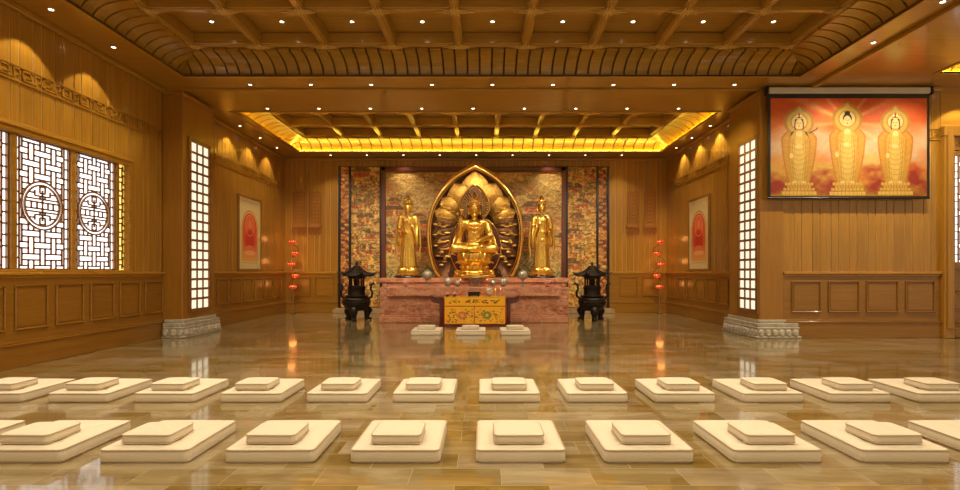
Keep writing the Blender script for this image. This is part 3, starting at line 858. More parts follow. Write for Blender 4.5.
def fig(P, cx, top, base, w, kind):
    Hh = base-top; Y = lambda f: top+Hh*f
    def leaf(y0, y1, ww, col, al=1, p=1):
        pts = []
        for k in range(41):
            f = k/40; s_ = (min(1, (f+.06)/.22)**.5) if f < .2 else 1-.42*((f-.2)/.8)**1.6
            pts.append((cx+ww*s_, y0+(y1-y0)*f))
        P.poly(pts+[(2*cx-x, y) for x, y in pts[::-1]], col, al)
    # body mandorla and head halo
    leaf(Y(.26), Y(.87), w*.97, (186,118,24)); leaf(Y(.275), Y(.86), w*.88, (206,146,40)); leaf(Y(.29), Y(.86), w*.62, (190,126,28), .7)
    for s_ in (-1, 1):
        for k in range(7): P.line([(cx+s_*w*.5, Y(.34+.07*k)), (cx+s_*w*.86, Y(.30+.075*k))], 1.6, (170,100,12), .6)
    P.poly([(cx, top)]+[(cx+w*.82*math.sin(a), Y(.19)-Hh*.155*math.cos(a)*(1.0)) for a in [i*2*PI/30 for i in range(2, 29)]], (176,124,34))
    P.ell(cx, Y(.19), w*.66, Hh*.13, (206,160,62)); P.poly([(cx, top+4), (cx-w*.3, Y(.1)), (cx+w*.3, Y(.1))], (206,160,62)); P.ell(cx, Y(.185), w*.40, Hh*.08, (220,192,120)); P.ring(cx, Y(.185), w*.44, Hh*.085, 2, (160,100,14))
    # robe
    P.poly([(cx-w*.2, Y(.29)), (cx-w*.48, Y(.36)), (cx-w*.52, Y(.6)), (cx-w*.42, Y(.86)), (cx+w*.42, Y(.86)), (cx+w*.54, Y(.6)), (cx+w*.5, Y(.36)), (cx+w*.2, Y(.29))], (208,160,56))
    P.poly([(cx-w*.16, Y(.31)), (cx-w*.34, Y(.5)), (cx-w*.25, Y(.86)), (cx+w*.22, Y(.86)), (cx+w*.34, Y(.5)), (cx+w*.16, Y(.31))], (222,180,78))
    for k in range(8):
        yy = Y(.42+.055*k); P.line([(cx-w*.4, yy-3), (cx-w*.1, yy+9), (cx+w*.15, yy+8), (cx+w*.42, yy-5)], 1.7, (150,96,24), .7)
    for s_ in (-1, 1):
        for k in range(3): P.line([(cx+s_*w*(.2+.12*k), Y(.36)), (cx+s_*w*(.3+.1*k), Y(.62)), (cx+s_*w*(.15+.12*k), Y(.85))], 1.6, (150,96,24), .7)
    P.line([(cx-w*.5, Y(.62)), (cx-w*.62, Y(.72)), (cx-w*.5, Y(.82))], 3, (200,140,40), .9)
    P.line([(cx+w*.52, Y(.6)), (cx+w*.66, Y(.72)), (cx+w*.56, Y(.8))], 3, (200,140,40), .9)
    # arms / hands
    P.ell(cx-2, Y(.455), w*.2, Hh*.022, (240,196,120)); P.ell(cx-w*.42 if kind != 1 else cx-w*.55, Y(.56), w*.1, Hh*.03, (240,196,120))
    P.ell(cx, Y(.318), w*.17, Hh*.03, (240,200,120))
    # head
    P.ell(cx, Y(.185), w*.235, Hh*.062, (24,16,14)); P.ell(cx, Y(.205), w*.19, Hh*.056, (244,200,120))
    P.ell(cx, Y(.122), w*.15, Hh*.02, (24,16,14))
    for s_ in (-1, 1):
        P.line([(cx+s_*w*.04, Y(.197)), (cx+s_*w*.12, Y(.196))], 1.6, (60,30,15)); P.ell(cx+s_*w*.195, Y(.215), w*.03, Hh*.025, (232,180,100))
    P.line([(cx, Y(.2)), (cx+1, Y(.215))], 1.3, (190,120,60)); P.ell(cx, Y(.232), w*.05, Hh*.006, (205,50,30))
    if kind != 1:
        P.ell(cx-w*.09, Y(.118), w*.06, Hh*.018, (240,225,150)); P.ell(cx+w*.09, Y(.118), w*.06, Hh*.018, (240,225,150)); P.ell(cx, Y(.105), w*.05, Hh*.02, (200,60,30))
        P.rect(cx-w*.2, Y(.142), cx+w*.2, Y(.152), (236,200,90))
        for s_ in (-1, 1): P.line([(cx+s_*w*.22, Y(.19)), (cx+s_*w*.24, Y(.24)), (cx+s_*w*.2, Y(.27))], 4, (40,22,16))
    if kind == 0:
        for s_ in (-1, 1): P.poly([(cx+s_*w*.28, Y(.29)), (cx+s_*w*.54, Y(.36)), (cx+s_*w*.42, Y(.30)), (cx+s_*w*.2, Y(.275))], (40,26,20))
        P.line([(cx+w*.55, Y(.31)), (cx+w*.95, Y(.265)), (cx+w*1.0, Y(.25))], 4, (40,24,16))
    # lotus pedestal
    for r_, (yy, ww, hh, c) in enumerate(((.86, .78, .03, (214,160,40)), (.89, .66, .035, (180,112,22)), (.92, .86, .03, (206,146,34)), (.955, .95, .04, (232,186,70)))):
        P.rect(cx-w*ww, Y(yy), cx+w*ww, Y(yy+hh), c)
        m = 9
        for k in range(m): P.ell(cx-w*ww+2*w*ww*(k+.5)/m, Y(yy+hh*.4), w*ww/m*.9, Hh*.016, (232,192,92), .6); P.line([(cx-w*ww+2*w*ww*k/m, Y(yy)), (cx-w*ww+2*w*ww*k/m, Y(yy+hh))], 1.4, (150,84,14), .8)
    P.ell(cx-w*.25, Y(.855), w*.12, Hh*.014, (240,196,120)); P.ell(cx+w*.25, Y(.855), w*.12, Hh*.014, (240,196,120))
fig(P, 124, 30, 404, 80, 0); fig(P, 333, 14, 406, 82, 1); fig(P, 541, 28, 404, 80, 2)
fz = P.noise(8, 9, 7, 3); P.a *= (.76+.08*P.noise(9, 8, 8, 2))[..., None]
P.build('projected_picture', M['paint_screen'], scr, (-hx+.06, .022, 2.075), (2*hx-.12, 0, 0), (0, 0, -2.035))

# ------------------------------------------------------------------ mural behind the altar
MX = -.38
mur = empty('mural', (MX, 17.5, 0), 'wide painted mural of temples, clouds and waves in dark red frames behind the altar', 'mural')
YM = -.0
st = MB(); st.bbox(-4.72, 4.72, -.12, .2, 0, .13, .01); st.bbox(-4.64, 4.64, -.06, .2, .13, .17, .01); st.build('stone_plinth', M['sand'], mur)
mb = MB(); mb.box(-4.58, 4.58, .06, .2, .17, 4.95); mb.build('backing_board', M['groove'], mur)
def pagoda(P, x, y, w, h, r):
    P.rect(x-w*.42, y-h*.5, x+w*.42, y, (160+r.randint(-25,25), 66+r.randint(-10,20), 34))
    for k in range(5): P.line([(x-w*.4+w*.2*k, y-h*.5), (x-w*.4+w*.2*k, y)], h*.03, (210,120,60), .8)
    P.rect(x-w*.45, y-h*.08, x+w*.45, y, (190,150,95))
    P.poly([(x-w*.72, y-h*.44), (x-w*.5, y-h*.56), (x-w*.25, y-h*.82), (x+w*.25, y-h*.82), (x+w*.5, y-h*.56), (x+w*.72, y-h*.44)], (78,62,40))
    P.line([(x-w*.7, y-h*.45), (x+w*.7, y-h*.45)], h*.035, (196,140,60)); P.line([(x-w*.3, y-h*.83), (x+w*.3, y-h*.83)], h*.05, (170,60,30))
    if w > 22: pagoda(P, x, y-h*.72, w*.55, h*.6, r)
def cloud(P, x, y, w, r, col=(206,178,120)):
    for k in range(5):
        cx_ = x+r.uniform(-.5,.5)*w; cy_ = y+r.uniform(-.12,.12)*w; q = w*r.uniform(.1,.22)
        P.ell(cx_, cy_, q*1.5, q*.7, (110,84,50)); P.ell(cx_, cy_-q*.05, q*1.35, q*.58, col); P.ring(cx_, cy_, q*.7, q*.3, q*.12, (150,100,60), .8)
    P.line([(x-w*.7, y+w*.08), (x+w*.7, y+w*.05)], w*.035, (120,96,62))
def tree(P, x, y, s, r):
    P.line([(x, y), (x+r.uniform(-.1,.1)*s, y-s*.6)], s*.07, (70,40,20))
    for k in range(6): P.ell(x+r.uniform(-.35,.35)*s, y-s*r.uniform(.4,.9), s*.2, s*.1, r.choice([(112,112,66),(136,128,76),(92,92,60),(176,112,46)]))
def person(P, x, y, s, r):
    c = r.choice([(206,170,96),(176,84,44),(104,112,84),(214,196,150),(120,70,36)])
    P.poly([(x-s*.25, y), (x-s*.15, y-s*.6), (x+s*.15, y-s*.6), (x+s*.25, y)], c); P.ell(x, y-s*.75, s*.13, s*.14, (226,186,130)); P.ring(x, y-s*.78, s*.2, s*.2, s*.05, (196,120,40), .8)
def mural(W, H, w, h, seed, style):
    r = random.Random(seed); P = Paint(W, H, w, h, (176,150,100))
    n = P.noise(seed, 50, 26, 5); n2 = P.noise(seed+1, 34, 18, 5); n3 = P.noise(seed+2, 12, 6, 4)
    if style == 'c':
        t = P.y/h
        P.put(np.clip((n-.5)*8, 0, 1), (206,182,126), .8); P.put(np.clip((n2-.56)*9, 0, 1), (132,112,72), .6)
        redm = np.clip(1.1-np.abs(t-.45)*5+(n2-.5)*5, 0, 1); P.put(redm, (168,84,46), .55)
        P.put(np.clip((n3-.55)*10, 0, 1)*redm, (204,150,96), .7)
        wav = np.clip((t-.60)*7+(n-.5)*8, 0, 1); P.put(wav, (112,118,92), .85)
        sc_ = np.sin(P.x*1.3+3*np.sin(P.y*.5))*np.sin(P.y*2.1); P.put(np.clip(sc_*2, 0, 1)*wav, (188,184,146), .85); P.put(np.clip(-sc_*2-.6, 0, 1)*wav, (46,50,38), .8)
        for k in range(16): tree(P, r.uniform(0, w), h*r.uniform(.2,.5), r.uniform(10,16), r)
        for k in range(18): cloud(P, r.uniform(0, w), r.uniform(4, h*.3), r.uniform(14, 28), r)
        for k in range(26):
            x = r.choice([r.uniform(0, w*.32), r.uniform(w*.68, w)]); pagoda(P, x, h*r.uniform(.28,.62), r.uniform(13,25), r.uniform(11,18), r)
        for k in range(34): tree(P, r.uniform(0, w), h*r.uniform(.45,.98), r.uniform(7,13), r)
        for k in range(24): cloud(P, r.uniform(0, w), h*r.uniform(.3,.95), r.uniform(8, 15), r, r.choice([(160,164,126),(206,186,136),(186,120,70)]))
        for k in range(120): person(P, r.uniform(0, w), h*r.uniform(.3,.99), r.uniform(4,7), r)
    elif style in 'sr':
        base = (188,156,96) if style == 's' else (196,162,74)
        P.a[:] = np.array(base)/255
        P.put(np.clip((n-.5)*8, 0, 1), (206,170,96), .8); P.put(np.clip((n2-.54)*9, 0, 1), (170,104,52) if style == 's' else (190,130,40), .7)
        P.put(np.clip((n3-.62)*12, 0, 1), (104,96,54), .8); P.put(np.clip((.42-n3)*12, 0, 1), (110,70,40) if style == 's' else (150,110,44), .7)
        for k in range(13): 
            y = 12+(h-20)*k/12; cloud(P, r.uniform(0, w), y, r.uniform(12, 26), r, (214,188,128)); P.line([(0, y+4), (w*.4, y+7), (w, y+3)], 1.3, (84,50,26), .8)
        for k in range(8): pagoda(P, r.uniform(6, w-6), h*(.08+.11*k), r.uniform(14,22), r.uniform(11,16), r)
        for k in range(20): tree(P, r.uniform(0, w), h*r.uniform(.1,.98), r.uniform(7,13), r)
        for k in range(90): person(P, r.uniform(0, w), h*r.uniform(.05,.99), r.uniform(4.5,8), r)
    else:
        P.a[:] = np.array((92,34,20))/255
        P.put(np.clip((n3-.5)*12, 0, 1), (170,110,60)); P.put(np.clip((.42-n3)*12, 0, 1), (60,50,34))
        for k in range(40): P.ell(w*(.3 if k % 2 else .7), h*(k+.5)/40, w*.22, h/110, (196,150,84)); P.line([(w*.5, h*k/40), (w*(.1 if k % 2 else .9), h*(k+1)/40)], w*.07, (150,60,30))
    g1 = P.noise(seed+9, 1.6, 1.1, 2); g2 = P.noise(seed+10, 5, 2, 2)
    P.put(np.clip((g2-.62)*9, 0, 1), (150,84,46), .45); P.put(np.clip((.36-g2)*9, 0, 1), (222,196,140), .6)
    P.a *= (.66+.64*g1)[..., None]; P.a = np.clip(P.a, 0, 1)**.80*np.array([1.04,.98,.76])
    return P
ZT, ZB = 4.86, .2
def panel(name, P, x0, x1, z0, z1, y):
    P.build(name, M['paint'], mur, (x0, y, z1), (x1-x0, 0, 0), (0, 0, z0-z1))
cxh = 3.10
panel('painted_panel', mural(440, 330, 186, 140, 11, 'c'), -cxh+.12, cxh-.12, ZB, 4.76, .02)
for s_, sty in ((-1, 's'), (1, 'r')):
    a, b = sorted((s_*(cxh+.07), s_*4.14)); panel('painted_panel', mural(110, 420, 32, 140, 21+s_, sty), a, b, ZB, 4.92, .05)
    a, b = sorted((s_*4.2, s_*4.5)); panel('border_strip', mural(30, 300, 8, 140, 31+s_, 'b'), a, b, ZB, 4.92, .05)
f = MB()
f.bbox(-cxh, cxh, -.04, .06, 4.78, 4.92, .01); f.bbox(-cxh+.1, cxh-.1, -.02, .06, 4.74, 4.78, .004)
for s_ in (-1, 1):
    f.bbox(*sorted((s_*cxh, s_*(cxh-.14))), -.04, .06, .17, 4.92, .01)
f.build('red_frame', M['redframe'], mur)
for s_ in (-1, 1):
    for c_ in (cxh+.035, 4.17, 4.53):
        f = MB(); f.bbox(s_*c_-.035, s_*c_+.035, -.0, .06, .17, 4.95, .006); f.build('black_frame', M['black'], mur)

# ------------------------------------------------------------------ altar
AX = CX
alt = empty('altar', (AX, 15.0, 0), 'long stepped red marble altar with carved scroll ends carrying the golden statues', 'altar')
b = MB()
b.bbox(-2.73, 2.73, -.05, 1.5, 1.08, 1.21, .015); b.bbox(-2.66, 2.66, 0, 1.45, .95, 1.08, .01); b.bbox(-2.72, 2.72, -.03, 1.5, 0, .95, .012)
b.build('upper_tier', M['redmarble'], alt)
b = MB()
b.bbox(-2.38, 2.38, -.85, -.03, .72, .975, .015); b.bbox(-2.33, 2.33, -.80, -.03, .68, .72, .01); b.bbox(-2.46, 2.46, -.76, -.03, .2, .68, .01)
b.bbox(-2.58, 2.58, -.84, -.03, 0, .16, .015); b.bbox(-2.53, 2.53, -.8, -.03, .16, .2, .01)
b.build('lower_tier', M['redmarble'], alt)
cv = MB()
def scroll(mb, x, y, z, r, turns=2.2, th=.016, s_=1, ph=0):
    pts = []
    n = int(turns*16)
    for i in range(n+1):
        a = 2*PI*turns*i/n; rr = r*(1-.85*i/n); pts.append((x+s_*rr*math.cos(a+ph), y, z+rr*math.sin(a+ph)))
    mb.tube(pts, th, 6)
rr_ = random.Random(4)
for s_ in (-1, 1):
    cv = MB()
    for (x, z, r) in ((2.2,.46,.16),(1.9,.52,.10),(1.92,.31,.09),(2.38,.58,.07),(2.36,.31,.08),(1.68,.42,.11)): scroll(cv, s_*x, -.77, z, r, s_=s_, ph=rr_.uniform(0,6))
    cv.build('carving', M['redmarble'], alt, smooth=True); cv = MB()
    for (x, z, r) in ((2.58,.82,.1),(2.62,.6,.08),(2.6,.4,.1),(2.56,1.0,.05)): scroll(cv, s_*x, -.035, z, r, s_=s_)
    cv.build('carving', M['redmarble'], alt, smooth=True)
cv = MB()
for k in range(13):
    x = -1.5+.25*k; scroll(cv, x, -.77, .44+.07*(k % 2), .09, s_=1 if k % 2 else -1, ph=k)
cv.build('carving', M['redmarble'], alt, smooth=True)

# ------------------------------------------------------------------ statues
def remesh(o, v):
    m = o.modifiers.new('remesh', 'REMESH'); m.mode = 'VOXEL'; m.voxel_size = v; m.use_smooth_shade = True
    s_ = o.modifiers.new('smooth', 'SMOOTH'); s_.factor = .5; s_.iterations = 1
def face(mb, c, s=1.0):
    """head with face looking to -y; c = head centre, s=1 -> head half-height .19"""
    x, y, z = c
    mb.ell(c, (.142*s, .155*s, .19*s), 24, 16); mb.ell((x, y-.03*s, z-.07*s), (.115*s, .125*s, .115*s), 18, 12)
    mb.ell((x, y-.158*s, z-.012*s), (.018*s, .022*s, .058*s)); mb.ell((x, y-.172*s, z-.05*s), (.028*s, .02*s, .018*s))
    for q in (-1, 1):
        mb.ell((x+q*.055*s, y-.136*s, z+.012*s), (.036*s, .02*s, .015*s), 12, 8)
        mb.tube([(x+q*.018*s, y-.155*s, z+.038*s), (x+q*.055*s, y-.15*s, z+.052*s), (x+q*.098*s, y-.122*s, z+.036*s)], .010*s, 6)
        mb.ell((x+q*.145*s, y-.01*s, z-.01*s), (.022*s, .035*s, .06*s)); mb.ell((x+q*.15*s, y-.02*s, z-.095*s), (.018*s, .022*s, .05*s))
    mb.ell((x, y-.148*s, z-.088*s), (.038*s, .02*s, .010*s)); mb.ell((x, y-.143*s, z-.107*s), (.028*s, .018*s, .010*s)); mb.ell((x, y-.125*s, z-.15*s), (.04*s, .03*s, .03*s))
def hand(mb, w, d, n, s=1.0, curl=.5, thumb=1):
    """palm from wrist w in direction d, palm normal n; five fingers"""
    w = Vector(w); d = Vector(d).normalized(); n = Vector(n); n = (n-d*n.dot(d)).normalized(); sd = d.cross(n)
    pc = w+d*.05*s
    R = Matrix((sd, n, d)).transposed()
    mb.ell(pc, (.042*s, .02*s, .058*s), 12, 8, R)
    for k, (o, L) in enumerate(((-.031,.062),(-.011,.075),(.010,.071),(.029,.055))):
        b0 = w+d*.09*s+sd*o*s; b1 = b0+(d*math.cos(curl*.5)+n*math.sin(curl*.5))*L*.55*s; b2 = b1+(d*math.cos(curl*1.4)+n*math.sin(curl*1.4))*L*.5*s
        mb.tube([b0-d*.02*s, b0, b1, b2], [.011*s, .0115*s, .010*s, .007*s], 8)
    t0 = w+d*.03*s+sd*.035*s*thumb; t1 = t0+(d*.6+sd*thumb*.8+n*.3).normalized()*.04*s; t2 = t1+(d*.9+n*.4).normalized()*.032*s
    mb.tube([t0-sd*.015*s*thumb, t0, t1, t2], [.013*s, .014*s, .012*s, .008*s], 8)
def crown(mb, c, s=1.0, tall=.34):
    x, y, z = c
    mb.lathe([(.148*s, 0), (.158*s, .012*s), (.155*s, .05*s), (.145*s, .06*s)], (x, y, z), 28)
    for k in range(9):
        a = -PI/2+(k-4)*.42; h = (.17-.018*abs(k-4))*s
        mb.petal((x+.14*s*math.cos(a), y+.14*s*math.sin(a), z+.03*s), a, h, .085*s, 1.35, .015*s, .15)
        mb.ell((x+.165*s*math.cos(a), y+.165*s*math.sin(a), z+.035*s), (.014*s,)*3, 8, 6)
    mb.lathe([(.105*s, .0), (.115*s, .07*s), (.09*s, .14*s), (.065*s, .17*s), (.078*s, .21*s), (.055*s, tall*.8*s), (.02*s, tall*.92*s), (.006*s, tall*s)], (x, y+.01*s, z+.02*s), 20)
def spline(P_, k=5):
    o_ = []
    for i in range(len(P_)-1):
        p0 = P_[max(i-1,0)]; p1 = P_[i]; p2 = P_[i+1]; p3 = P_[min(i+2,len(P_)-1)]
        for j in range(k):
            t = j/k; o_.append(tuple(.5*(2*p1[c]+(p2[c]-p0[c])*t+(2*p0[c]-5*p1[c]+4*p2[c]-p3[c])*t*t+(3*p1[c]-p0[c]-3*p2[c]+p3[c])*t**3) for c in range(3)))
    return o_+[P_[-1]]
def fold(mb, pts, r=.012):
    pts = spline(pts); n = len(pts); mb.tube(pts, [r*(.4+.6*math.sin(PI*i/(n-1))) for i in range(n)], 6)
def lotus_ring(mb, c, r, n, L, W, tilt, T=.03, tip=.3, ph=0):
    for k in range(n):
        a = 2*PI*(k+ph)/n; mb.petal((c[0]+r*math.cos(a), c[1]+r*math.sin(a), c[2]), a, L, W, tilt, T, tip)

# central seated figure --------------------------------------------------
TH = 1.21
bud = empty('seated_statue', (AX, 15.40, TH), 'large golden seated figure with crown, cross-legged on a lotus throne before the leaf-shaped halo', 'statue')
th = MB()
th.lathe([(.60,0),(.62,.02),(.62,.07),(.60,.09),(.56,.11),(.56,.15),(.58,.17),(.56,.20),(.42,.24),(.36,.30),(.36,.36),(.42,.40),(.50,.44),(.52,.47),(.45,.49)], n=8*4)
for k in range(8):
    a = 2*PI*(k+.5)/8; th.ell((.55*math.cos(a), .55*math.sin(a), .12), (.08,.08,.05), 10, 8); th.ell((.50*math.cos(a), .50*math.sin(a), .19), (.13,.13,.06), 10, 8)
for k in range(12):
    a = 2*PI*k/12; th.ell((.39*math.cos(a), .39*math.sin(a), .32), (.05,.05,.05), 8, 6)
th.build('throne_base', M['gold'], bud, smooth=True)
lt = MB(); lt.lathe([(.30,.44),(.44,.50),(.50,.62),(.50,.70),(.44,.725),(.1,.73)], n=32)
lotus_ring(lt, (0,0,.47), .36, 14, .30, .19, .75, .045, .5); lotus_ring(lt, (0,0,.52), .36, 14, .26, .17, .95, .04, .5, .5); lotus_ring(lt, (0,0,.50), .32, 14, .24, .16, .15, .04, -.3, .25)
lt.build('lotus_seat', M['gold'], bud, smooth=True)
B = MB(); Z0 = .72; k_ = 1.06
def q(x, y, z): return (x*k_, y*k_, Z0+z*k_)
for s_ in (-1, 1):
    B.cap(q(s_*.17,.06,.16), q(s_*.53,-.17,.14), .19, .15); B.cap(q(s_*.53,-.17,.13), q(-s_*.10,-.40 if s_ > 0 else -.36,.10 if s_ > 0 else .15), .135, .08)
    B.ell(q(-s_*.2, -.42 if s_ > 0 else -.38, .12 if s_ > 0 else .18), (.14, .06, .045))
B.ell(q(0,-.12,.11), (.56,.33,.13)); B.ell(q(0,.06,.2), (.33,.25,.22)); B.ell(q(0,.05,.48), (.245,.17,.32)); B.ell(q(0,.02,.76), (.30,.175,.2), 20, 14)
B.ell(q(0,-.07,.80), (.22,.10,.11))
B.cap(q(-.27,.03,.86), q(.27,.03,.86), .11, .11); B.cap(q(0,.02,.93), q(0,-.0,1.08), .085, .08)
for z in (.99, 1.02, 1.05): B.lathe([(.083,-.008),(.092,0),(.083,.008)], q(0,.01,z), 20)
face(B, q(0,-.02,1.225), 1.16)
B.cap(q(.33,.03,.84), q(.43,-.04,.5), .125, .105); B.cap(q(.43,-.04,.48), q(.13,-.33,.33), .10, .05); hand(B, q(.13,-.34,.32), (-1,-.25,-.05), (0,-.3,1), 1.5, .35)
B.cap(q(-.33,.03,.84), q(-.43,-.08,.52), .125, .105); B.cap(q(-.43,-.08,.52), q(-.37,-.27,.80), .10, .05); hand(B, q(-.37,-.275,.81), (.05,-.1,1), (0,-1,.2), 1.5, .9, -1)
# robe masses over the arms and lap
for s_ in (-1, 1):
    B.cap(q(s_*.42,-.02,.5), q(s_*.46,.0,.22), .09, .13)
bo = B.build('body', M['gold'], bud); remesh(bo, .014)
R_ = MB()
for i in range(5):
    t = i/4
    fold(R_, [q(-.29+.02*i,-.13-.01*i,.9-.03*i), q(-.17+.01*i,-.185,.7-.05*i), q(0,-.2,.6-.05*i), q(.17,-.19,.69-.05*i), q(.29,-.13,.88-.03*i)], .011)
for i in range(6):
    x = .12+.075*i
    for s_ in (-1, 1): fold(R_, [q(s_*x*.5,-.43+.01*i,.22-.01*i), q(s_*x*.9,-.44+.03*i,.13), q(s_*x*1.2,-.37+.035*i,.03)], .016)
for s_ in (-1, 1):
    for i in range(4): fold(R_, [q(s_*(.36+.02*i),-.06,.86-.05*i), q(s_*(.45+.01*i),-.12,.7-.05*i), q(s_*.40,-.15,.56-.04*i)], .014)
    fold(R_, [q(s_*.3,-.1,.9), q(s_*.52,-.05,.5), q(s_*.6,-.1,.22), q(s_*.62,-.2,.02), q(s_*.5,-.3,-.06)], .022)
R_.build('robe_folds', M['gold'], bud, smooth=True)
N_ = MB()
N_.tube([q(.2*math.sin(a), -.10-.085*math.cos(a)*1.0, .86-.16*math.cos(a)) for a in [-1.5+i*.25 for i in range(13)]], .014, 6)
for i in range(-4, 5): N_.ell(q(.045*i, -.195+.004*i*i*.5, .70+.006*i*i), (.02,.014,.024), 8, 6)
N_.ell(q(0,-.205,.60), (.03,.015,.05)); N_.build('necklace', M['gold_bright'], bud, smooth=True)
C_ = MB(); crown(C_, q(0,-.01,1.33), 1.2, .33); C_.build('crown', M['gold_bright'], bud, smooth=True)
S_ = MB(); S_.tube([q(-.37,-.33,.62), q(-.375,-.34,.9), q(-.36,-.32,1.05), q(-.35,-.3,1.14)], .013, 8); lotus_ring(S_, q(-.35,-.3,1.13), .01, 8, .09, .06, .9, .01); S_.ell(q(-.35,-.3,1.17), (.03,.03,.04))
S_.tube([q(-.37,-.33,.8), q(-.43,-.34,.95), q(-.45,-.33,1.05)], .01, 6); S_.ell(q(-.45,-.33,1.07), (.035,.03,.045)); S_.build('lotus_stem', M['gold'], bud, smooth=True)

# leaf-shaped halo --------------------------------------------------
def pxz(px, py, d): return ((px-485)*d/520-AX, 1.4+(271.5-py)*d/520)
DH = 16.22
outl = [(474.8,166.6),(467,170.5),(459.8,174.6),(453,179.5),(446.5,185.9),(441.5,192),(437.2,198.5),(433.8,204.5),(431.3,211),(429.3,218),(428.2,226),(428,236),(428.4,246.5),(430.6,259.8),(435.3,270.4),(440,276.3)]
half = [(-abs(pxz(a, b_, DH)[0]), pxz(a, b_, DH)[1]) for a, b_ in outl]; half[0] = (0, half[0][1])
half[-1] = (half[-1][0], TH+.01)
def crom(P_, k):
    o_ = []
    for i in range(len(P_)-1):
        p0 = P_[max(i-1,0)]; p1 = P_[i]; p2 = P_[i+1]; p3 = P_[min(i+2,len(P_)-1)]
        for j in range(k):
            t = j/k; o_.append(tuple(.5*((2*p1[c])+(-p0[c]+p2[c])*t+(2*p0[c]-5*p1[c]+4*p2[c]-p3[c])*t*t+(-p0[c]+3*p1[c]-3*p2[c]+p3[c])*t**3) for c in (0,1)))
    return o_+[P_[-1]]
half = [(x*1.0, z) for x, z in half]
half = [(sum(h[0] for h in half[max(0,i-1):i+2])/len(half[max(0,i-1):i+2]), h_[1]) if 1 < i < len(half)-1 else h_ for i, h_ in enumerate(half)]
half = crom(half, 3)
full = half[::-1] + [(-x, z) for x, z in half[1:]]
hal = empty('halo', (AX, DH, TH), 'tall leaf-shaped golden halo with raised petals standing behind the seated figure', 'halo')
def ins(t): # shrink outline toward centre
    c = (0, 2.75)
    return [(c[0]+(x-c[0])*t, c[1]+(z-c[1])*t) for x, z in full]
sh = MB(); levels = [(1.0, 0), (.9, .10), (.72, .17), (.45, .2), (.08, .21)]
vs = []; n = len(full)
for t_, y in levels:
    for x, z in ins(t_): vs.append((x, y, max(z, TH+.01)-TH))
for t_, y in levels:
    for x, z in ins(t_): vs.append((x, y+.05, max(z, TH+.01)-TH))
fs = []; m = len(levels)
for j in range(m-1):
    for i in range(n):
        a, b_ = j*n+i, j*n+(i+1) % n; fs += [(a, b_, b_+n, a+n), (m*n+a, m*n+a+n, m*n+b_+n, m*n+b_)]
fs.append(tuple((m-1)*n+i for i in range(n))); fs.append(tuple(m*n+(m-1)*n+i for i in range(n)))
for i in range(n): fs.append((i, (i+1) % n, m*n+(i+1) % n, m*n+i))
sh.add(vs, fs); sh.build('backing_shell', M['gold_dark'], hal, smooth=True)
rm = MB(); rm.tube([(x, -.03, max(z-TH, .07)) for x, z in full], [.055+.045*max(0, (z-3.6))/1.0 for x, z in full], 12); rm.ell((0,-.05,full[len(full)//2][1]-TH), (.06,.06,.1))
rm.tube([(x*.955, .02, max((z-2.75)*.955+2.75-TH, .07)) for x, z in full], .02, 8)
rm.build('rim', M['gold_bright'], hal, smooth=True)
# the raised petals of the halo
Cz = 2.75-TH
def on_out(a):
    """distance from centre to outline in direction a (0 = +x, pi/2 = up)"""
    best = 1.0; d = (math.cos(a), math.sin(a))
    for i in range(n-1):
        x1, z1 = full[i][0], full[i][1]-2.75; x2, z2 = full[i+1][0], full[i+1][1]-2.75
        ex, ez = x2-x1, z2-z1; den = d[0]*ez-d[1]*ex
        if abs(den) < 1e-9: continue
        t_ = (x1*ez-z1*ex)/den; u_ = (x1*d[1]-z1*d[0])/den
        if t_ > 0 and -.001 <= u_ <= 1.001: best = t_
    return best
def leafz(mb, a, r0, r1, wid, y0, y1, N=9):
    vs = []; fs = []
    d = (math.cos(a), math.sin(a)); p = (-d[1], d[0])
    prof = [.5,.75,.92,1,1,.93,.76,.45,.03]
    for i in range(N):
        t = i/(N-1); r = r0+(r1-r0)*t; yy = y0+(y1-y0)*t
        for j in (-1,-.5,0,.5,1):
            w = wid/2*prof[i]*j*(.6+.6*t); bul = -.05*(1-j*j)*math.sin(PI*min(1,t+.1))
            vs.append((d[0]*r+p[0]*w, yy+bul-.012*(abs(j) == 1), Cz+d[1]*r+p[1]*w))
    for i in range(N-1):
        for j in range(4): a_ = i*5+j; fs.append((a_, a_+1, a_+6, a_+5))
    n0 = len(vs); vs += [(x, y+.03, z) for x, y, z in vs]; fs += [tuple(i+n0 for i in f_[::-1]) for f_ in fs[:]]
    mb.add(vs, fs)
    mb.tube([vs[i*5] for i in range(N)]+[vs[i*5+4] for i in range(N-1, -1, -1)], .013, 6)
def petal_obj(a, w, mt, r0=.62):
    pb = MB(); R1 = on_out(a)*.93; leafz(pb, a, r0, R1, w, .12, .03); return pb.build('raised_petal', M[mt], hal, smooth=True)
for s_ in (-1, 1):
    for a_, w in ((.16,.48),(.40,.46),(.0,0),(-.28,.42),(-.06,.44)):
        pass
petal_obj(PI/2, .95, 'gold_dull', .5)
for s_ in (-1, 1):
    for k, (off, w) in enumerate(((.44,.85),(.84,.66),(1.16,.54),(1.44,.48),(1.70,.44),(1.94,.42),(2.18,.40))):
        petal_obj(PI/2+s_*off, w, 'gold_dull' if k < 3 else 'gold_dark')
cl = MB()
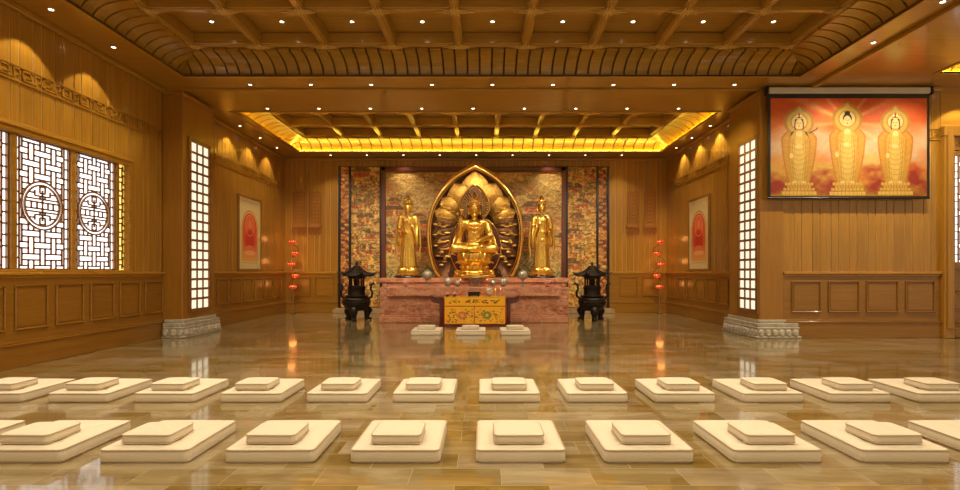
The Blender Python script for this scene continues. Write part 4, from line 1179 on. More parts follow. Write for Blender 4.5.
for s_ in (-1, 1):
    for k, a in enumerate((.62,.34,.08,-.16,-.40,-.62,-.82)):
        cl = MB()
        ang = a if s_ > 0 else PI-a; R1 = on_out(ang)
        for j in range(4):
            r = R1*(.60+.085*j); x = math.cos(ang)*r; z = Cz+math.sin(ang)*r+.03*math.sin(j*2.1+k)
            cl.ell((x, .045-.008*j, z), (.11-.012*j, .02, .022+.008*((j+k) % 2)), 10, 6)
        scroll(cl, math.cos(ang)*R1*.76, .02, Cz+math.sin(ang)*R1*.76+.05, .05, 1.4, .012, s_)
        cl.build('cloud_relief', M['gold'], hal, smooth=True)
ring = MB()
ring.tube([(.80*math.sin(a)*(1.0), .02, .98+.95*math.cos(a)*-1 if False else .95-.98*math.cos(a)) for a in [ .55+i*(2*PI-1.1)/48 for i in range(49)]], .022, 8)
rg = ring.build('body_halo_ring', M['gold_bright'], hal, smooth=True)
pb = MB(); pb.prism([(.79*math.sin(a), .95-.97*math.cos(a)) for a in [.55+i*(2*PI-1.1)/48 for i in range(49)]], 'y', .04, .055); pb.build('body_halo_backing', simple('deep_maroon_bronze', (.09,.025,.012), .45, .5), rg)
# head halo
hh = MB(); hz = 3.35-TH; yh = .26
arch = []
for i in range(41):
    a = -PI*.80+1.6*PI*i/40
    x = .45*math.sin(a); z = .45*math.cos(a); z += .17*max(0, math.cos(a))**6 if z > 0 else 0
    arch.append((x, yh, hz+z*(1.05 if z > 0 else .9)))
hh.tube(arch, .02, 8); hh.tube([(x*.9, y, hz+(z-hz)*.9) for x, y, z in arch], .01, 6)
for i in range(26):
    a = -PI*.75+1.5*PI*i/25; hh.tube([(.24*math.sin(a), yh+.01, hz+.24*math.cos(a)), (.41*math.sin(a), yh+.01, hz+.42*math.cos(a))], [.006,.014], 6)
hh.ell((0, yh, hz+.66), (.03,.02,.06)); hh.tube([(.25*math.sin(i*PI/12), yh, hz+.25*math.cos(i*PI/12)) for i in range(24)], .012, 6, closed=True)
for s_ in (-1, 1): hh.tube([(s_*.26, yh, hz-.3), (s_*.26, yh, hz-.8), (s_*.2, yh-.05, hz-1.3)], .02, 8)
hho = hh.build('head_halo', M['gold_bright'], bud, smooth=True)
pb = MB(); pb.prism([(x*.97, hz+(z-hz)*.97) for x, y, z in arch], 'y', yh+.02, yh+.035); pb.build('halo_backing', M['gold_dark'], hho)

# standing attendants --------------------------------------------------
def attendant(x, label, mir):
    root = empty('standing_statue', (x, 15.5, TH), label, 'statue')
    b = MB(); b.lathe([(.36,0),(.38,.015),(.36,.05),(.30,.07)], n=28); b.build('plinth', M['black'], root, smooth=True)
    b = MB(); b.lathe([(.26,.06),(.30,.10),(.31,.16),(.26,.2),(.1,.205)], n=28)
    lotus_ring(b, (0,0,.09), .2, 12, .18, .14, .7, .03, .6); lotus_ring(b, (0,0,.11), .2, 12, .16, .12, .95, .03, .5, .5); lotus_ring(b, (0,0,.10), .2, 12, .14, .12, -.1, .03, -.2, .25)
    b.build('lotus_base', M['gold'], root, smooth=True)
    B = MB(); z0 = .2; m_ = mir
    p = lambda x_, y_, z_: (x_*m_, y_, z0+z_)
    # robe as stacked ellipses (lathe with elliptic section)
    prof = [(.20,.13,.02),(.235,.15,.10),(.215,.145,.35),(.20,.14,.6),(.19,.135,.8),(.175,.13,.95),(.155,.115,1.05),(.165,.12,1.15),(.19,.13,1.27),(.20,.12,1.36),(.15,.09,1.42)]
    n = 28; vs = []; fs = []
    for rx_, ry_, z in prof:
        for i in range(n):
            a = 2*PI*i/n; rip = 1+.035*math.sin(a*9)*(1 if z < .8 else .2); vs.append(p(rx_*rip*math.cos(a), ry_*rip*math.sin(a), z))
    for j in range(len(prof)-1):
        for i in range(n): fs.append((j*n+i, j*n+(i+1) % n, (j+1)*n+(i+1) % n, (j+1)*n+i))
    fs.append(tuple(range(n-1,-1,-1))); fs.append(tuple((len(prof)-1)*n+i for i in range(n))); B.add(vs, fs)
    B.cap(p(-.17,0,1.37), p(.17,0,1.37), .07, .07); B.cap(p(0,0,1.4), p(0,-.01,1.55), .055, .052)
    face(B, (0,-.02,z0+1.64), .76)
    B.cap(p(.2,0,1.37), p(.25,-.03,1.12), .07, .055); B.cap(p(.25,-.03,1.12), p(.07,-.19,1.2), .055, .034); hand(B, p(.07,-.19,1.2), (-m_,-.15,.5), (0,-1,.1), .95, .5, m_)
    B.cap(p(-.2,0,1.37), p(-.26,-.02,1.12), .07, .055); B.cap(p(-.26,-.02,1.12), p(-.12,-.2,.98), .055, .034); hand(B, p(-.12,-.2,.98), (.8*m_,-.5,-.1), (0,0,1), .95, .5, -m_)
    # sleeves
    for s_, (hx_, hz_) in ((1, (.15, 1.13)), (-1, (.2, 1.0))):
        B.cap(p(s_*.24,-.05,1.1), p(s_*.27,-.05,.72), .06, .05); B.cap(p(s_*hx_,-.15,hz_), p(s_*.24,-.1,.82), .05, .04); B.ell(p(s_*.25,-.07,.85), (.065,.08,.24))
    for s_ in (-1, 1): B.ell(p(s_*.09,-.14,.03), (.05,.09,.035))
    o = B.build('body', M['gold'], root); remesh(o, .0095)
    f = MB()
    for i in range(7):
        z = 1.0-.11*i; w = .15-.008*i; fold(f, [p(-w,-.1,z+.06), p(-w*.5,-.15,z-.02), p(0,-.165,z-.045), p(w*.5,-.15,z-.02), p(w,-.1,z+.06)], .011)
    for i in range(6):
        x_ = -.17+.068*i; fold(f, [p(x_*.7,-.13,.7), p(x_,-.155+abs(x_)*.2,.35), p(x_*1.15,-.165+abs(x_)*.3,.04)], .012)
    for s_ in (-1, 1):
        f.tube([p(s_*.18,-.06,1.42), p(s_*.3,-.02,1.25), p(s_*.33,0,.95), p(s_*.345,.0,.65), p(s_*.31,-.02,.42), p(s_*.35,-.02,.3)], [.012,.022,.024,.026,.024,.006], 8, flat=.5)
        fold(f, [p(s_*.1,-.11,1.38), p(s_*.08,-.16,1.1), p(0,-.17,.95)], .012)
    f.build('robe_folds', M['gold'], root, smooth=True)
    nk = MB(); nk.tube([p(.11*math.sin(a), -.09-.045*math.cos(a), 1.37-.09*math.cos(a)) for a in [-1.5+i*.25 for i in range(13)]], .009, 6); nk.ell(p(0,-.14,1.26), (.02,.012,.03)); nk.ell(p(0,-.15,.78), (.035,.015,.05))
    nk.build('necklace', M['gold_bright'], root, smooth=True)
    c = MB(); crown(c, (0,-.015,z0+1.71), .78, .32); c.build('crown', M['gold_bright'], root, smooth=True)
    root.scale = (1.08, 1, 1.135)
    v = MB()
    if mir > 0: v.lathe([(.025,0),(.045,.03),(.05,.07),(.02,.12),(.02,.15),(.035,.17)], p(.0,-.25,1.24), 14); v.build('vase', M['gold_bright'], root, smooth=True)
    else: v.tube([p(.0,-.25,1.1), p(.02,-.26,1.3), p(.0,-.24,1.45)], .009, 6); lotus_ring(v, p(0,-.24,1.44), .005, 7, .06, .045, .9, .01); v.build('lotus_stem', M['gold_bright'], root, smooth=True)
attendant(-2.29, 'golden standing crowned figure on the left end of the altar', 1)
attendant(1.69, 'golden standing crowned figure on the right end of the altar', -1)

# ------------------------------------------------------------------ bronze censers on the floor
def censer(x, label=None):
    root = empty('incense_burner', (x, 14.9, 0), label, 'incense burner', 'bronze pagoda-roofed incense burners flanking the altar')
    b = MB(); b.lathe([(.05,.27),(.2,.28),(.31,.34),(.37,.44),(.385,.53),(.375,.6),(.33,.655),(.3,.67),(.34,.69),(.34,.71),(.25,.725),(.235,.80),(.24,.9),(.26,.93),(.26,.95),(.1,.951)], n=40)
    for z, r in ((.47,.385),(.60,.378)): b.tube([(r*math.cos(i*PI/20), r*math.sin(i*PI/20), z) for i in range(40)], .012, 6, closed=True)
    for k in range(16):
        a = 2*PI*k/16; b.ell((.375*math.cos(a), .375*math.sin(a), .535), (.035,.035,.035), 8, 6)
    b.build('bowl', M['bronze'], root, smooth=True)
    for k in range(3):
        a = -PI/2+2*PI*k/3+.52*0
        l = MB(); ca, sa = math.cos(a), math.sin(a)
        l.tube([(.24*ca,.24*sa,.42),(.30*ca,.30*sa,.33),(.33*ca,.33*sa,.24),(.30*ca,.30*sa,.12),(.31*ca,.31*sa,.05),(.32*ca,.32*sa,.012)], [.07,.115,.115,.07,.075,.085], 14)
        l.ell((.40*ca,.40*sa,.28), (.06,.06,.07), 10, 8); l.ell((.40*ca,.40*sa,.04), (.05,.05,.04), 8, 6)
        l.build('leg', M['bronze'], root, smooth=True)
    c = MB()
    for k in range(6):
        a = 2*PI*k/6; c.tube([(.2*math.cos(a), .2*math.sin(a), .95), (.2*math.cos(a), .2*math.sin(a), 1.22)], .026, 8)
    c.lathe([(.235,.95),(.235,.99),(.2,1.0)], n=24); c.lathe([(.2,1.19),(.24,1.2),(.25,1.26),(.2,1.27)], n=24); c.lathe([(.06,.95),(.05,1.1),(.06,1.24)], n=10)
    c.build('lantern_chamber', M['bronze'], root, smooth=True)
    r = MB(); n = 6; rows = [(.50,1.285),(.40,1.30),(.29,1.355),(.18,1.43),(.08,1.53),(.03,1.57)]; vs = []; fs = []
    seg = 8
    for t, (rr, z) in enumerate(rows):
        for k in range(n*seg):
            a = 2*PI*k/(n*seg); u = (k % seg)/seg; hexr = math.cos(PI/6)/math.cos((u-.5)*PI/3); lift = .07*abs(2*u-1)**3*(rr/.5)**3
            e = 1+.10*abs(2*u-1)**4*(rr > .45)
            vs.append((rr*hexr*e*math.cos(a), rr*hexr*e*math.sin(a), z+lift))
    m = n*seg
    for j in range(len(rows)-1):
        for k in range(m): fs.append((j*m+k, j*m+(k+1) % m, (j+1)*m+(k+1) % m, (j+1)*m+k))
    k0 = len(vs); vs += [(x_*.98, y_*.98, z_-.03) for x_, y_, z_ in vs[:m]]; 
    for k in range(m): fs.append((k, k0+k, k0+(k+1) % m, (k+1) % m))
    fs.append(tuple(k0+k for k in range(m-1,-1,-1))); fs.append(tuple((len(rows)-1)*m+k for k in range(m))); r.add(vs, fs)
    for k in range(6):
        a = 2*PI*k/6; r.tube([(.06*math.cos(a), .06*math.sin(a), 1.56), (.2*math.cos(a), .2*math.sin(a), 1.43), (.36*math.cos(a), .36*math.sin(a), 1.345), (.5*math.cos(a), .5*math.sin(a), 1.35), (.585*math.cos(a), .585*math.sin(a), 1.385)], [.02,.02,.02,.018,.008], 8)
    r.build('roof', M['bronze'], root, smooth=False)
    f = MB(); f.lathe([(.04,1.56),(.03,1.59),(.05,1.62),(.035,1.65),(.01,1.68),(.003,1.70)], n=12); f.build('finial', M['bronze'], root, smooth=True)
    for s_ in (-1, 1):
        h = MB(); h.tube([(s_*.33,0,.62),(s_*.43,0,.68),(s_*.45,0,.80),(s_*.40,0,.9),(s_*.42,0,1.02),(s_*.50,0,1.07),(s_*.53,0,1.03)], [.03,.036,.034,.03,.032,.03,.018], 10)
        h.build('handle', M['bronze'], root, smooth=True)
censer(-3.68, 'dark bronze pagoda-roofed incense burner on the floor left of the altar')
censer(3.07, 'dark bronze pagoda-roofed incense burner on the floor right of the altar')

# ------------------------------------------------------------------ altar table with yellow cloth
TX = -.255
tb = empty('offering_table', (TX, 13.5, 0), 'low dark red altar table with upswept ends in front of the red marble altar', 'table')
t = MB(); t.bbox(-1.07, 1.07, -.3, .3, .70, .745, .008)
for s_ in (-1, 1): t.prism([(s_*1.0,.745),(s_*1.05,.765),(s_*1.12,.80),(s_*1.14,.785),(s_*1.12,.66),(s_*1.04,.60),(s_*.9,.60),(s_*.9,.70),(s_*1.0,.70)], 'y', -.3, .3)
t.build('tabletop', M['red_lacq'], tb)
a_ = MB(); a_.bbox(-.9, .9, -.26, -.22, .60, .70, .005); a_.bbox(-.9, .9, .22, .26, .60, .70, .005)
for s_ in (-1, 1):
    a_.tube([(s_*(.93+.07*math.cos(q_)), -.25, .64+.05*math.sin(q_)) for q_ in [i*.5 for i in range(12)]], .012, 6)
a_.build('apron', M['red_lacq'], tb)
for s_ in (-1, 1):
    for y in (-.24, .24):
        l = MB(); l.bbox(s_*.86-.04, s_*.86+.04, y-.04, y+.04, 0, .70, .008); l.bbox(s_*.86-.055, s_*.86+.055, y-.055, y+.055, 0, .05, .008); l.build('leg', M['red_lacq'], tb)
# cloth
P = Paint(330, 130, 440, 170, (240,176,22))
nn = P.noise(3, 30, 20, 4); P.put(np.clip((nn-.5)*6, 0, 1), (236,186,40), .8)
P.rect(0, 54, 440, 59, (150,30,12)); P.rect(0, 0, 8, 170, (178,50,16)); P.rect(432, 0, 440, 170, (178,50,16)); P.rect(0, 164, 440, 170, (150,34,12)); P.rect(213, 59, 219, 170, (170,66,20)); P.rect(0,0,440,6,(214,160,40))
r = random.Random(12)
for x, w in ((75,70),(170,40),(225,36),(280,60),(365,60)):
    for k in range(14): P.ell(x+r.uniform(-.5,.5)*w, 28+r.uniform(-10,10), r.uniform(3,8), r.uniform(2,5), r.choice([(110,50,14),(96,84,24),(176,60,20),(60,44,16)]), .85)
for k in range(190):
    x = r.uniform(24, 416); y = r.uniform(72, 156); e_ = r.uniform(2,7)
    P.ell(x, y, e_*1.2, e_*.7, r.choice([(196,64,26),(120,128,30),(84,104,34),(214,120,90),(226,180,60),(150,60,20),(206,140,120)]), .85)
for x in (130, 305):
    for a in range(8): P.ell(x+22*math.cos(a*PI/4), 112+17*math.sin(a*PI/4), 10, 8, (208,110,84) if x < 200 else (110,140,50), .9)
    P.ell(x, 112, 9, 8, (222,176,60))
for x in (34, 406): P.line([(x-16,140),(x,156),(x+16,140)], 3, (150,40,14))
cl_ = MB(); cl_.bbox(-.785, .785, -.315, -.305, .06, .60, .002); cl_.build('cloth_lining', M['orange'], tb) if False else None
clo = empty('table_cloth', (TX, 13.5, 0), 'yellow embroidered silk cloth with red bands hanging over the front of the low altar table', 'tablecloth')
cm_ = MB(); cm_.bbox(-.79, .79, -.345, -.322, .055, .752, .004); cm_.bbox(-.79, .79, -.34, .32, .747, .755, .003); cm_.build('cloth_body', simple('yellow_silk', (.72,.36,.02), .5), clo)
o = P.build('embroidery', M['paint_cloth'], clo, (-.79, -.349, .752), (1.58, 0, 0), (0, 0, -.697))
# slight drape waves
co_ = np.empty(len(o.data.vertices)*3, np.float32); o.data.vertices.foreach_get('co', co_); co_ = co_.reshape(-1,3)
co_[:,1] -= (.75-co_[:,2])*.03*(1+np.sin(co_[:,0]*22))*.5; o.data.vertices.foreach_set('co', co_.ravel()); o.data.update()

# table offerings
ZTt = .7555
def at(px, y): return (px-485)*y/520
box = empty('incense_box', (at(474,13.45), 13.45, ZTt), 'dark oblong incense trough in the middle of the yellow-covered table', 'incense box')
b = MB(); b.bbox(-.15,.15,-.06,.06,.02,.12,.008); b.bbox(-.16,.16,-.07,.07,.1,.125,.005)
for s_ in (-1,1): b.bbox(s_*.12-.02, s_*.12+.02, -.05, .05, 0, .02, .003)
b.build('trough', M['bronze'], box); MB().bbox(-.14,.14,-.05,.05,.12,.128,.002).build('ash', M['stone'], box)
fr_ = None
for k, (px, lab) in enumerate(((447.5,'small pile of pink fruit at the left end of the yellow-covered table'), (454.5,'small pile of pink fruit second from the left end of the yellow-covered table'))):
    d_ = empty('fruit_bowl', (at(px,13.4), 13.4, ZTt), lab, 'fruit bowl', 'fruit offerings on the table')
    MB().lathe([(.03,0),(.035,.01),(.02,.02),(.07,.045),(.075,.05),(.06,.045),(.01,.03)], n=20).build('dish', M['red_lacq'], d_, smooth=True)
    for i in range(4):
        a = i*2*PI/3; z = .066 if i < 3 else .105; rr = .034 if i < 3 else 0
        MB().ell((rr*math.cos(a), rr*math.sin(a), z), (.03,.03,.028), 12, 8).build('peach', M['pink'], d_, smooth=True)
for px, lab in ((462,'small orange lotus cup left of the dark incense trough'), (482.8, 'small orange lotus cup right of the dark incense trough')):
    d_ = MB().lathe([(.025,0),(.03,.008),(.012,.03),(.012,.06),(.05,.085),(.055,.12),(.045,.115),(.01,.09)], n=20); lotus_ring(d_, (0,0,.09), .03, 8, .06, .035, 1.0, .008)
    tag(d_.build('offering_cup', M['orange'], None, (at(px,13.4),13.4,ZTt), True), lab, 'cup', 'lotus cups on the table')
pl = empty('ornament_disc', (at(489.5,13.5), 13.5, ZTt), 'round silver openwork ornament standing on the yellow-covered table', 'ornament')
MB().lathe([(.05,0),(.05,.012),(.015,.02),(.015,.06)], n=16).build('foot', M['pewter'], pl, smooth=True)
d_ = MB(); c0 = (0,0,.135)
for rr in (.078,.05,.022): d_.tube([(rr*math.cos(i*PI/14), 0, .135+rr*math.sin(i*PI/14)) for i in range(28)], .009, 6, closed=True)
for k in range(12): a = k*PI/6; d_.tube([(.02*math.cos(a),0,.135+.02*math.sin(a)), (.078*math.cos(a),0,.135+.078*math.sin(a))], .007, 5)
d_.build('wheel', M['silver'], pl, smooth=True)
def candle(px, y, z, h, lab, grp, red=True):
    r_ = empty('candle', (at(px,y), y, z), lab, 'candle', grp)
    MB().lathe([(.035,0),(.035,.008),(.012,.02),(.012,.05),(.028,.06),(.028,.068)], n=16).build('holder', M['gold'], r_, smooth=True)
    MB().lathe([(.017,.066),(.017,.066+h),(.012,.07+h)], n=12).build('wax', M['wick' if red else 'orange'], r_, smooth=True)
    MB().ell((0,0,.095+h), (.009,.009,.022), 8, 6).build('flame', simple('flame', (1,.5,.1), .5, emit=(1,.5,.12), es=3), r_)
candle(495.5, 13.4, ZTt, .09, 'short orange candle right of the silver ornament on the table', 'short candles on the table', False)
candle(500.5, 13.4, ZTt, .11, 'short orange candle at the right end of the yellow-covered table', 'short candles on the table', False)
ZA = .976
candle(460.5, 14.3, ZA-.0, .11, 'slim red candle left of the pewter censer on the lower altar ledge', 'red candles on the altar ledge')
candle(487, 14.3, ZA-.0, .11, 'slim red candle right of the pewter censer on the lower altar ledge', 'red candles on the altar ledge')
# silver balls on the ledge
def ball(px, r, lab, stand=0):
    y = 14.45
    o = empty('silver_ball_lamp', (at(px,y), y, ZA), lab, 'ornament', 'silver balls along the altar ledge')
    f = MB(); f.lathe([(r*.6,0),(r*.6,.01),(r*.25,.025),(r*.15,.03+stand*.5),(r*.2,.03+stand),(r*.45,.045+stand)], n=20); f.build('foot', M['pewter'], o, smooth=True)
    zc = .035+stand+r*.93
    b = MB(); b.ell((0,0,zc), (r,r,r), 24, 16); b.build('ball', M['silver'], o, smooth=True)
    k = MB()
    for i in range(6): a = i*PI/6; k.tube([((r+.004)*math.cos(q_)*math.cos(a), (r+.004)*math.cos(q_)*math.sin(a), zc+(r+.004)*math.sin(q_)) for q_ in [j*PI/12 for j in range(24)]], .005, 5, closed=True)
    k.ell((0,0,zc+r+.012), (.02,.02,.025), 10, 8); k.build('openwork_bands', M['pewter'], o, smooth=True)
ball(448, .115, 'larger silver openwork ball left of the pewter censer')
ball(457.5, .085, 'smaller silver openwork ball left of the pewter censer')
ball(493, .085, 'smaller silver openwork ball right of the pewter censer')
ball(503.3, .115, 'larger silver openwork ball right of the pewter censer')
ball(427.5, .13, 'silver openwork ball raised on a stem at the left of the altar ledge', .17)
ball(522.8, .13, 'silver openwork ball raised on a stem at the right of the altar ledge', .17)
pc = empty('censer_bowl', (at(475.5,14.45), 14.45, ZA), 'pewter three-legged censer in the middle of the altar ledge below the seated figure', 'censer')
MB().lathe([(.06,.13),(.12,.14),(.15,.18),(.155,.22),(.2,.245),(.2,.265),(.16,.262),(.13,.2),(.01,.19)], n=28).build('bowl', M['pewter'], pc, smooth=True)
for k in range(3):
    a = PI/2+2*PI*k/3; MB().tube([(.09*math.cos(a),.09*math.sin(a),.16),(.12*math.cos(a),.12*math.sin(a),.08),(.10*math.cos(a),.10*math.sin(a),.005)], [.03,.022,.018], 8).build('leg', M['pewter'], pc, smooth=True)
for s_ in (-1,1): MB().tube([(s_*.17,0,.25),(s_*.19,0,.3),(s_*.15,0,.33),(s_*.12,0,.3),(s_*.14,0,.25)], .01, 6).build('handle', M['pewter'], pc, smooth=True)
for px, lab in ((406,'pale pink lotus offering in front of the left standing figure'),(547,'pale pink lotus offering in front of the right standing figure')):
    o = empty('lotus_offering', (at(px,14.45), 14.45, ZA), lab, 'lotus lamp', 'lotus offerings on the altar ledge')
    MB().lathe([(.05,0),(.05,.01),(.015,.025),(.015,.06),(.05,.075)], n=16).build('stand', M['red_lacq'], o, smooth=True)
    b = MB(); lotus_ring(b, (0,0,.065), .02, 9, .15, .08, .55, .012, .5); lotus_ring(b, (0,0,.07), .015, 8, .12, .07, .95, .012, .4, .5); b.build('petals', M['pink'], o, smooth=True)

# ------------------------------------------------------------------ lotus lamp towers
def lotus_tower(px, m, label):
    d = 17.2
    x = (px-485)*d/520
    root = empty('lotus_lamp_tower', (x, d, 0), label, 'lotus lamp stand')
    b = MB(); b.lathe([(.09,0),(.09,.015),(.03,.03),(.02,.05)], n=20); b.tube([(0,0,.04),(0,0,.84)], .011, 8); b.build('base', M['chrome'], root, smooth=True)
    zs = [.88,1.25,1.62,1.99,2.36]; xs = [0, .085, -.05, .075, -.02]
    st = MB(); pts = []
    for i in range(4):
        for k in range(12):
            t = k/12; z = zs[i]+(zs[i+1]-zs[i])*t; s_ = 1 if i % 2 else -1
            pts.append((m*(xs[i]*(1-t)+xs[i+1]*t + s_*.17*math.sin(PI*t)), .02, z-.05))
    pts.append((m*xs[4], .02, zs[4]-.05)); st.tube(pts, .010, 8); st.tube([(0,0,.8),(0,.02,.84)], .011, 6); st.build('curved_stem', M['red_lacq'], root, smooth=True)
    for i in range(5):
        c = (m*xs[i], 0, zs[i]-.04)
        l = MB(); lotus_ring(l, c, .025, 11, .15, .085, .12, .012, .75); lotus_ring(l, c, .02, 9, .125, .07, .4, .012, .7, .5); l.lathe([(.03,-.03),(.05,-.01),(.03,.01)], c, 14)
        lo = l.build('lotus_shade', M['lamp_red'], root, smooth=True)
        gl = MB()
        for k in range(7): a = 2*PI*k/7; gl.ell((c[0]+.085*math.cos(a), c[1]+.085*math.sin(a), c[2]+.066), (.02,.02,.022), 8, 6)
        gl.ell((c[0], c[1], c[2]+.06), (.03,.03,.03), 10, 8); gl.build('bulb', M['lamp_glow'], lo)
    for i in (0, 2, 4):
        L = bpy.data.lights.new('lotus_bulb', 'POINT'); L.energy = 2.4; L.color = (1,.36,.08); L.shadow_soft_size = .12
        lo = bpy.data.objects.new('lotus_bulb', L); COL.objects.link(lo); lo.location = (x+m*xs[i], d-.02, zs[i]+.09)
lotus_tower(293, 1, 'left stand of five red glowing lotus lamps on a curling stem in the rear corner')
lotus_tower(659.5, -1, 'right stand of five red glowing lotus lamps on a curling stem in the rear corner')

# ------------------------------------------------------------------ hanging carved plaques on the back wall
def plaque(x0, x1, label):
    y = YB-.03; xc = (x0+x1)/2; w = (x1-x0)/2; z0 = 2.62
    root = empty('wall_hanging', (xc, y, z0), label, 'wall hanging', 'tasselled wall hangings beside the mural')
    b = MB(); b.bbox(-w, w, -.03, 0, .32, 1.52, .01); b.bbox(-w*.55, w*.55, -.035, 0, 1.5, 1.6, .01); b.build('board', M['wood_v'], root)
    c = MB()
    for i in range(9):
        z = .42+.125*i
        for s_ in (-1, 1): scroll(c, s_*w*.5, -.038, z+.04, w*.32, 1.3, .012, s_)
        c.ell((0,-.035,z+.05), (.03,.015,.04), 8, 6)
    for s_ in (-1,1): c.bbox(s_*w*.93-.012, s_*w*.93+.012, -.05, -.03, .32, 1.5, .004)
    c.build('relief', M['tassel'], root, smooth=True)
    t = MB(); t.bbox(-w*1.12, w*1.12, -.06, 0, .26, .33, .008); t.build('cross_bar', M['tassel'], root)
    for i in range(7):
        x = -w+2*w*i/6; tt = MB(); L = .17+.06*(i % 2); tt.tube([(x,-.03,.26),(x,-.03,.2),(x,-.03,.26-L)], [.008,.02,.024], 8); tt.build('tassel', M['tassel'], root, smooth=True)
f_ = lambda px: (px-485)*17.75/520
plaque(f_(293), f_(305), 'carved hanging with tassels left of the mural, nearest the left corner')
plaque(f_(309), f_(321), 'carved hanging with tassels left of the mural, nearest the mural')
plaque(f_(627), f_(639), 'carved hanging with tassels right of the mural, nearest the mural')
plaque(f_(644), f_(656), 'carved hanging with tassels right of the mural, nearest the right corner')

# ------------------------------------------------------------------ framed pictures on side walls
def picture(side, label):
    s = -side
    xw = XL+.024 if side < 0 else XR-.024
    y0, y1, z0, z1 = 14.32, 15.80, 1.42, 3.56
    yc = (y0+y1)/2; w = (y1-y0)/2; h = z1-z0
    root = empty('framed_picture', (xw, yc, z0), label, 'picture', 'framed arch pictures on the side walls')
    f = MB(); t = .06
    def B(a0, a1, c0, c1, d0, d1): u = sorted((s*d0, s*d1)); f.bbox(u[0], u[1], a0, a1, c0, c1, .008)
    B(-w, -w+t, 0, h, 0, .05); B(w-t, w, 0, h, 0, .05); B(-w+t, w-t, 0, t, 0, .05); B(-w+t, w-t, h-t, h, 0, .05)
    f.build('frame', M['lattice'], root)
    P = Paint(150, 230, 150, 230, (216,196,140))
    n = P.noise(4, 40, 40, 4); P.put(np.clip((n-.5)*4, 0, 1), (226,210,160), .6)
    def arch(m, col):
        pts = [(75-m, 205), (75-m, 110)]+[(75-m*math.cos(a), 110-(m*1.25)*math.sin(a)**.85) for a in [i*PI/24 for i in range(1, 24)]]+[(75+m, 110), (75+m, 205)]; P.poly(pts, col)
    arch(57, (190,130,50)); arch(54, (222,180,110)); arch(50, (214,86,44))
    P.put(np.clip((P.y-140)/60, 0, 1)*(np.abs(P.x-75) < 50)*(P.y < 205), (224,170,90), .9)
    P.ell(75, 88, 30, 34, (224,110,70)); P.ell(75, 140, 34, 40, (206,60,36)); P.ell(75, 84, 11, 14, (230,130,90)); P.poly([(57,110),(93,110),(104,160),(46,160)], (196,48,30))
    P.ell(75, 165, 36, 12, (222,120,70)); P.ell(75, 178, 40, 8, (232,170,110)); P.ring(75, 88, 30, 34, 1.5, (236,170,110))
    P.rect(20, 209, 130, 211, (170,130,70), .7); P.rect(14,10,136,12,(190,160,100),.6)
    if side < 0: P.build('painting', M['paint_paper'], root, (s*.02, -w+t, h-t), (0, 2*w-2*t, 0), (0, 0, -(h-2*t)))
    else: P.build('painting', M['paint_paper'], root, (s*.02, w-t, h-t), (0, -(2*w-2*t), 0), (0, 0, -(h-2*t)))
    bk = MB(); u = sorted((s*.001, s*.015)); bk.box(u[0], u[1], -w+.02, w-.02, .02, h-.02); bk.build('back_board', M['groove'], root)
picture(-1, 'framed picture of a red arch on cream paper on the left rear wall')
picture(1, 'framed picture of a red arch on cream paper on the right rear wall')

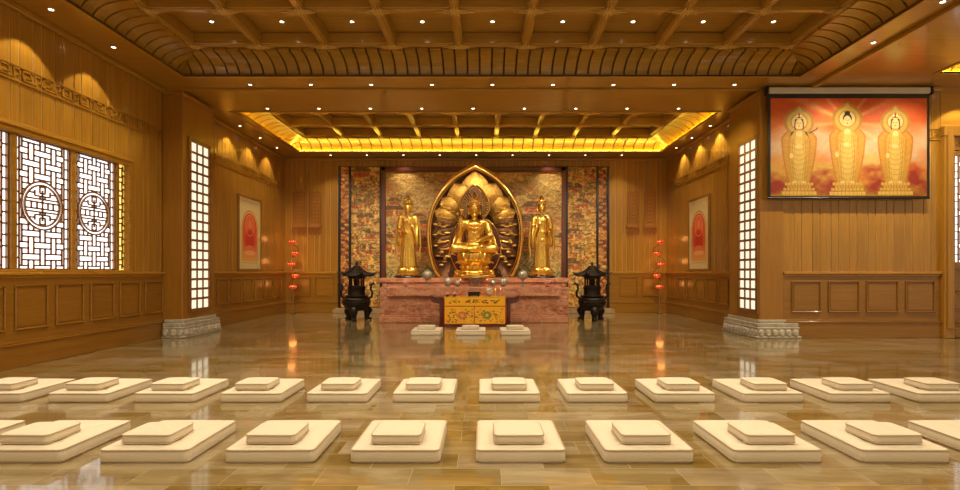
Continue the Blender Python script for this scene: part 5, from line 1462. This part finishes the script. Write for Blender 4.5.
# ------------------------------------------------------------------ floor cushions
def cushion_mesh(w, d, h, puff):
    """boxed cushion with rounded corners and a pillowed top; origin at centre of the underside"""
    n = 22; rc = .035
    def outline(k, inset=0):
        pts = []
        for cx_, cy_, a0 in ((w/2-rc, d/2-rc, 0), (-w/2+rc, d/2-rc, PI/2), (-w/2+rc, -d/2+rc, PI), (w/2-rc, -d/2+rc, 3*PI/2)):
            for i in range(5): a = a0+PI/2*i/4; pts.append((cx_+rc*math.cos(a), cy_+rc*math.sin(a)))
        # subdivide long sides
        out_ = []
        L = len(pts)
        for i in range(L):
            x1, y1 = pts[i]; x2, y2 = pts[(i+1) % L]; ln = math.hypot(x2-x1, y2-y1); m = 8 if ln > .1 else 1
            for j in range(m): out_.append((x1+(x2-x1)*j/m, y1+(y2-y1)*j/m))
        return out_
    o = outline(0); m = len(o); vs = []; fs = []
    r = random.Random(int(w*1000))
    rows = []
    for f, z in ((.5, .004), (.9, .002), (.985, .0)): rows.append((f, z))
    side = [(1.0,.012),(1.012,h*.3),(1.014,h*.55),(1.0,h-.012)]
    top = [(.985,h-.002),(.93,h+puff*.35),(.82,h+puff*.68),(.66,h+puff*.86),(.45,h+puff*.96),(.2,h+puff)]
    for f, z in rows+side+top:
        for x, y in o:
            wob = 1
            # corners stay low when pillowed
            cz = z
            if z > h: 
                e = min(1, (abs(x)/(w/2))**4*(abs(y)/(d/2))**4*1.2); cz = z-(z-h)*e*.7
            vs.append((x*f, y*f, cz))
    R = len(rows+side+top)
    for j in range(R-1):
        for i in range(m): fs.append((j*m+i, j*m+(i+1) % m, (j+1)*m+(i+1) % m, (j+1)*m+i))
    fs.append(tuple(range(m-1,-1,-1))); fs.append(tuple((R-1)*m+i for i in range(m)))
    b = MB(); b.add(vs, fs)
    p = MB(); p.tube([(x*1.004, y*1.004, h-.006) for x, y in o], .0055, 6, closed=True); p.tube([(x*1.004, y*1.004, .012) for x, y in o], .0055, 6, closed=True)
    return b, p
bb_, pp_ = cushion_mesh(.648, .76, .098, .02)
big = empty('floor_mat', (0,0,0)); bb_.build('pad', M['cushion'], big, smooth=True); pp_.build('piping', M['piping'], big, smooth=True)
bb_, pp_ = cushion_mesh(.37, .33, .07, .012)
sml = empty('sitting_cushion', (0,0,0)); bb_.build('pad', M['cushion'], sml, smooth=True); pp_.build('piping', M['piping'], sml, smooth=True)
first = True
rr = random.Random(3)
def set_pair(x, y, lab, grp, used=[0]):
    global first
    if first: b, s_ = big, sml; first = False
    else: b, s_ = copy_tree(big), copy_tree(sml)
    j = rr.uniform(-.012, .012)
    b.location = (x, y+.38, 0); b.rotation_euler = (0,0,rr.uniform(-.008,.008))
    s_.location = (x+j-.012*(x < 0), y+.062+.165, .1175); s_.rotation_euler = (0,0,rr.uniform(-.015,.015))
    tag(b, 'large cream floor mat, '+lab, 'floor cushion', grp+' mats'); tag(s_, 'small cream cushion on the mat '+lab, 'cushion', grp+' small cushions')
for k in range(-5, 5):
    set_pair(-.062+(.94 if k > 0 else .921)*k+.324, 3.80, ('%s from left in the nearest row' % ORD[k+5]) if k not in (-5, 4) else ('far left, cut off by the frame, nearest row' if k == -5 else 'far right, cut off by the frame, nearest row'), 'nearest row')
for k in range(-6, 6):
    set_pair(-.062+(.94 if k > 0 else .924)*k+.324, 5.56, '%s from left in the second row' % ORD[k+6], 'second row')
for k in range(3):
    set_pair(-1.305+.99*k, 11.4, '%s of the three before the altar table' % ('leftmost','middle one','rightmost')[k], 'altar row')

# ------------------------------------------------------------------ world + view
w = bpy.data.worlds.new('world'); sc.world = w; w.use_nodes = True
bg = w.node_tree.nodes['Background']; bg.inputs[0].default_value = (1,.74,.44,1); bg.inputs[1].default_value = .68
sc.view_settings.view_transform = 'Standard'; sc.view_settings.look = 'None'; sc.view_settings.gamma = 1; sc.view_settings.exposure = .12
sc.view_settings.use_curve_mapping = False
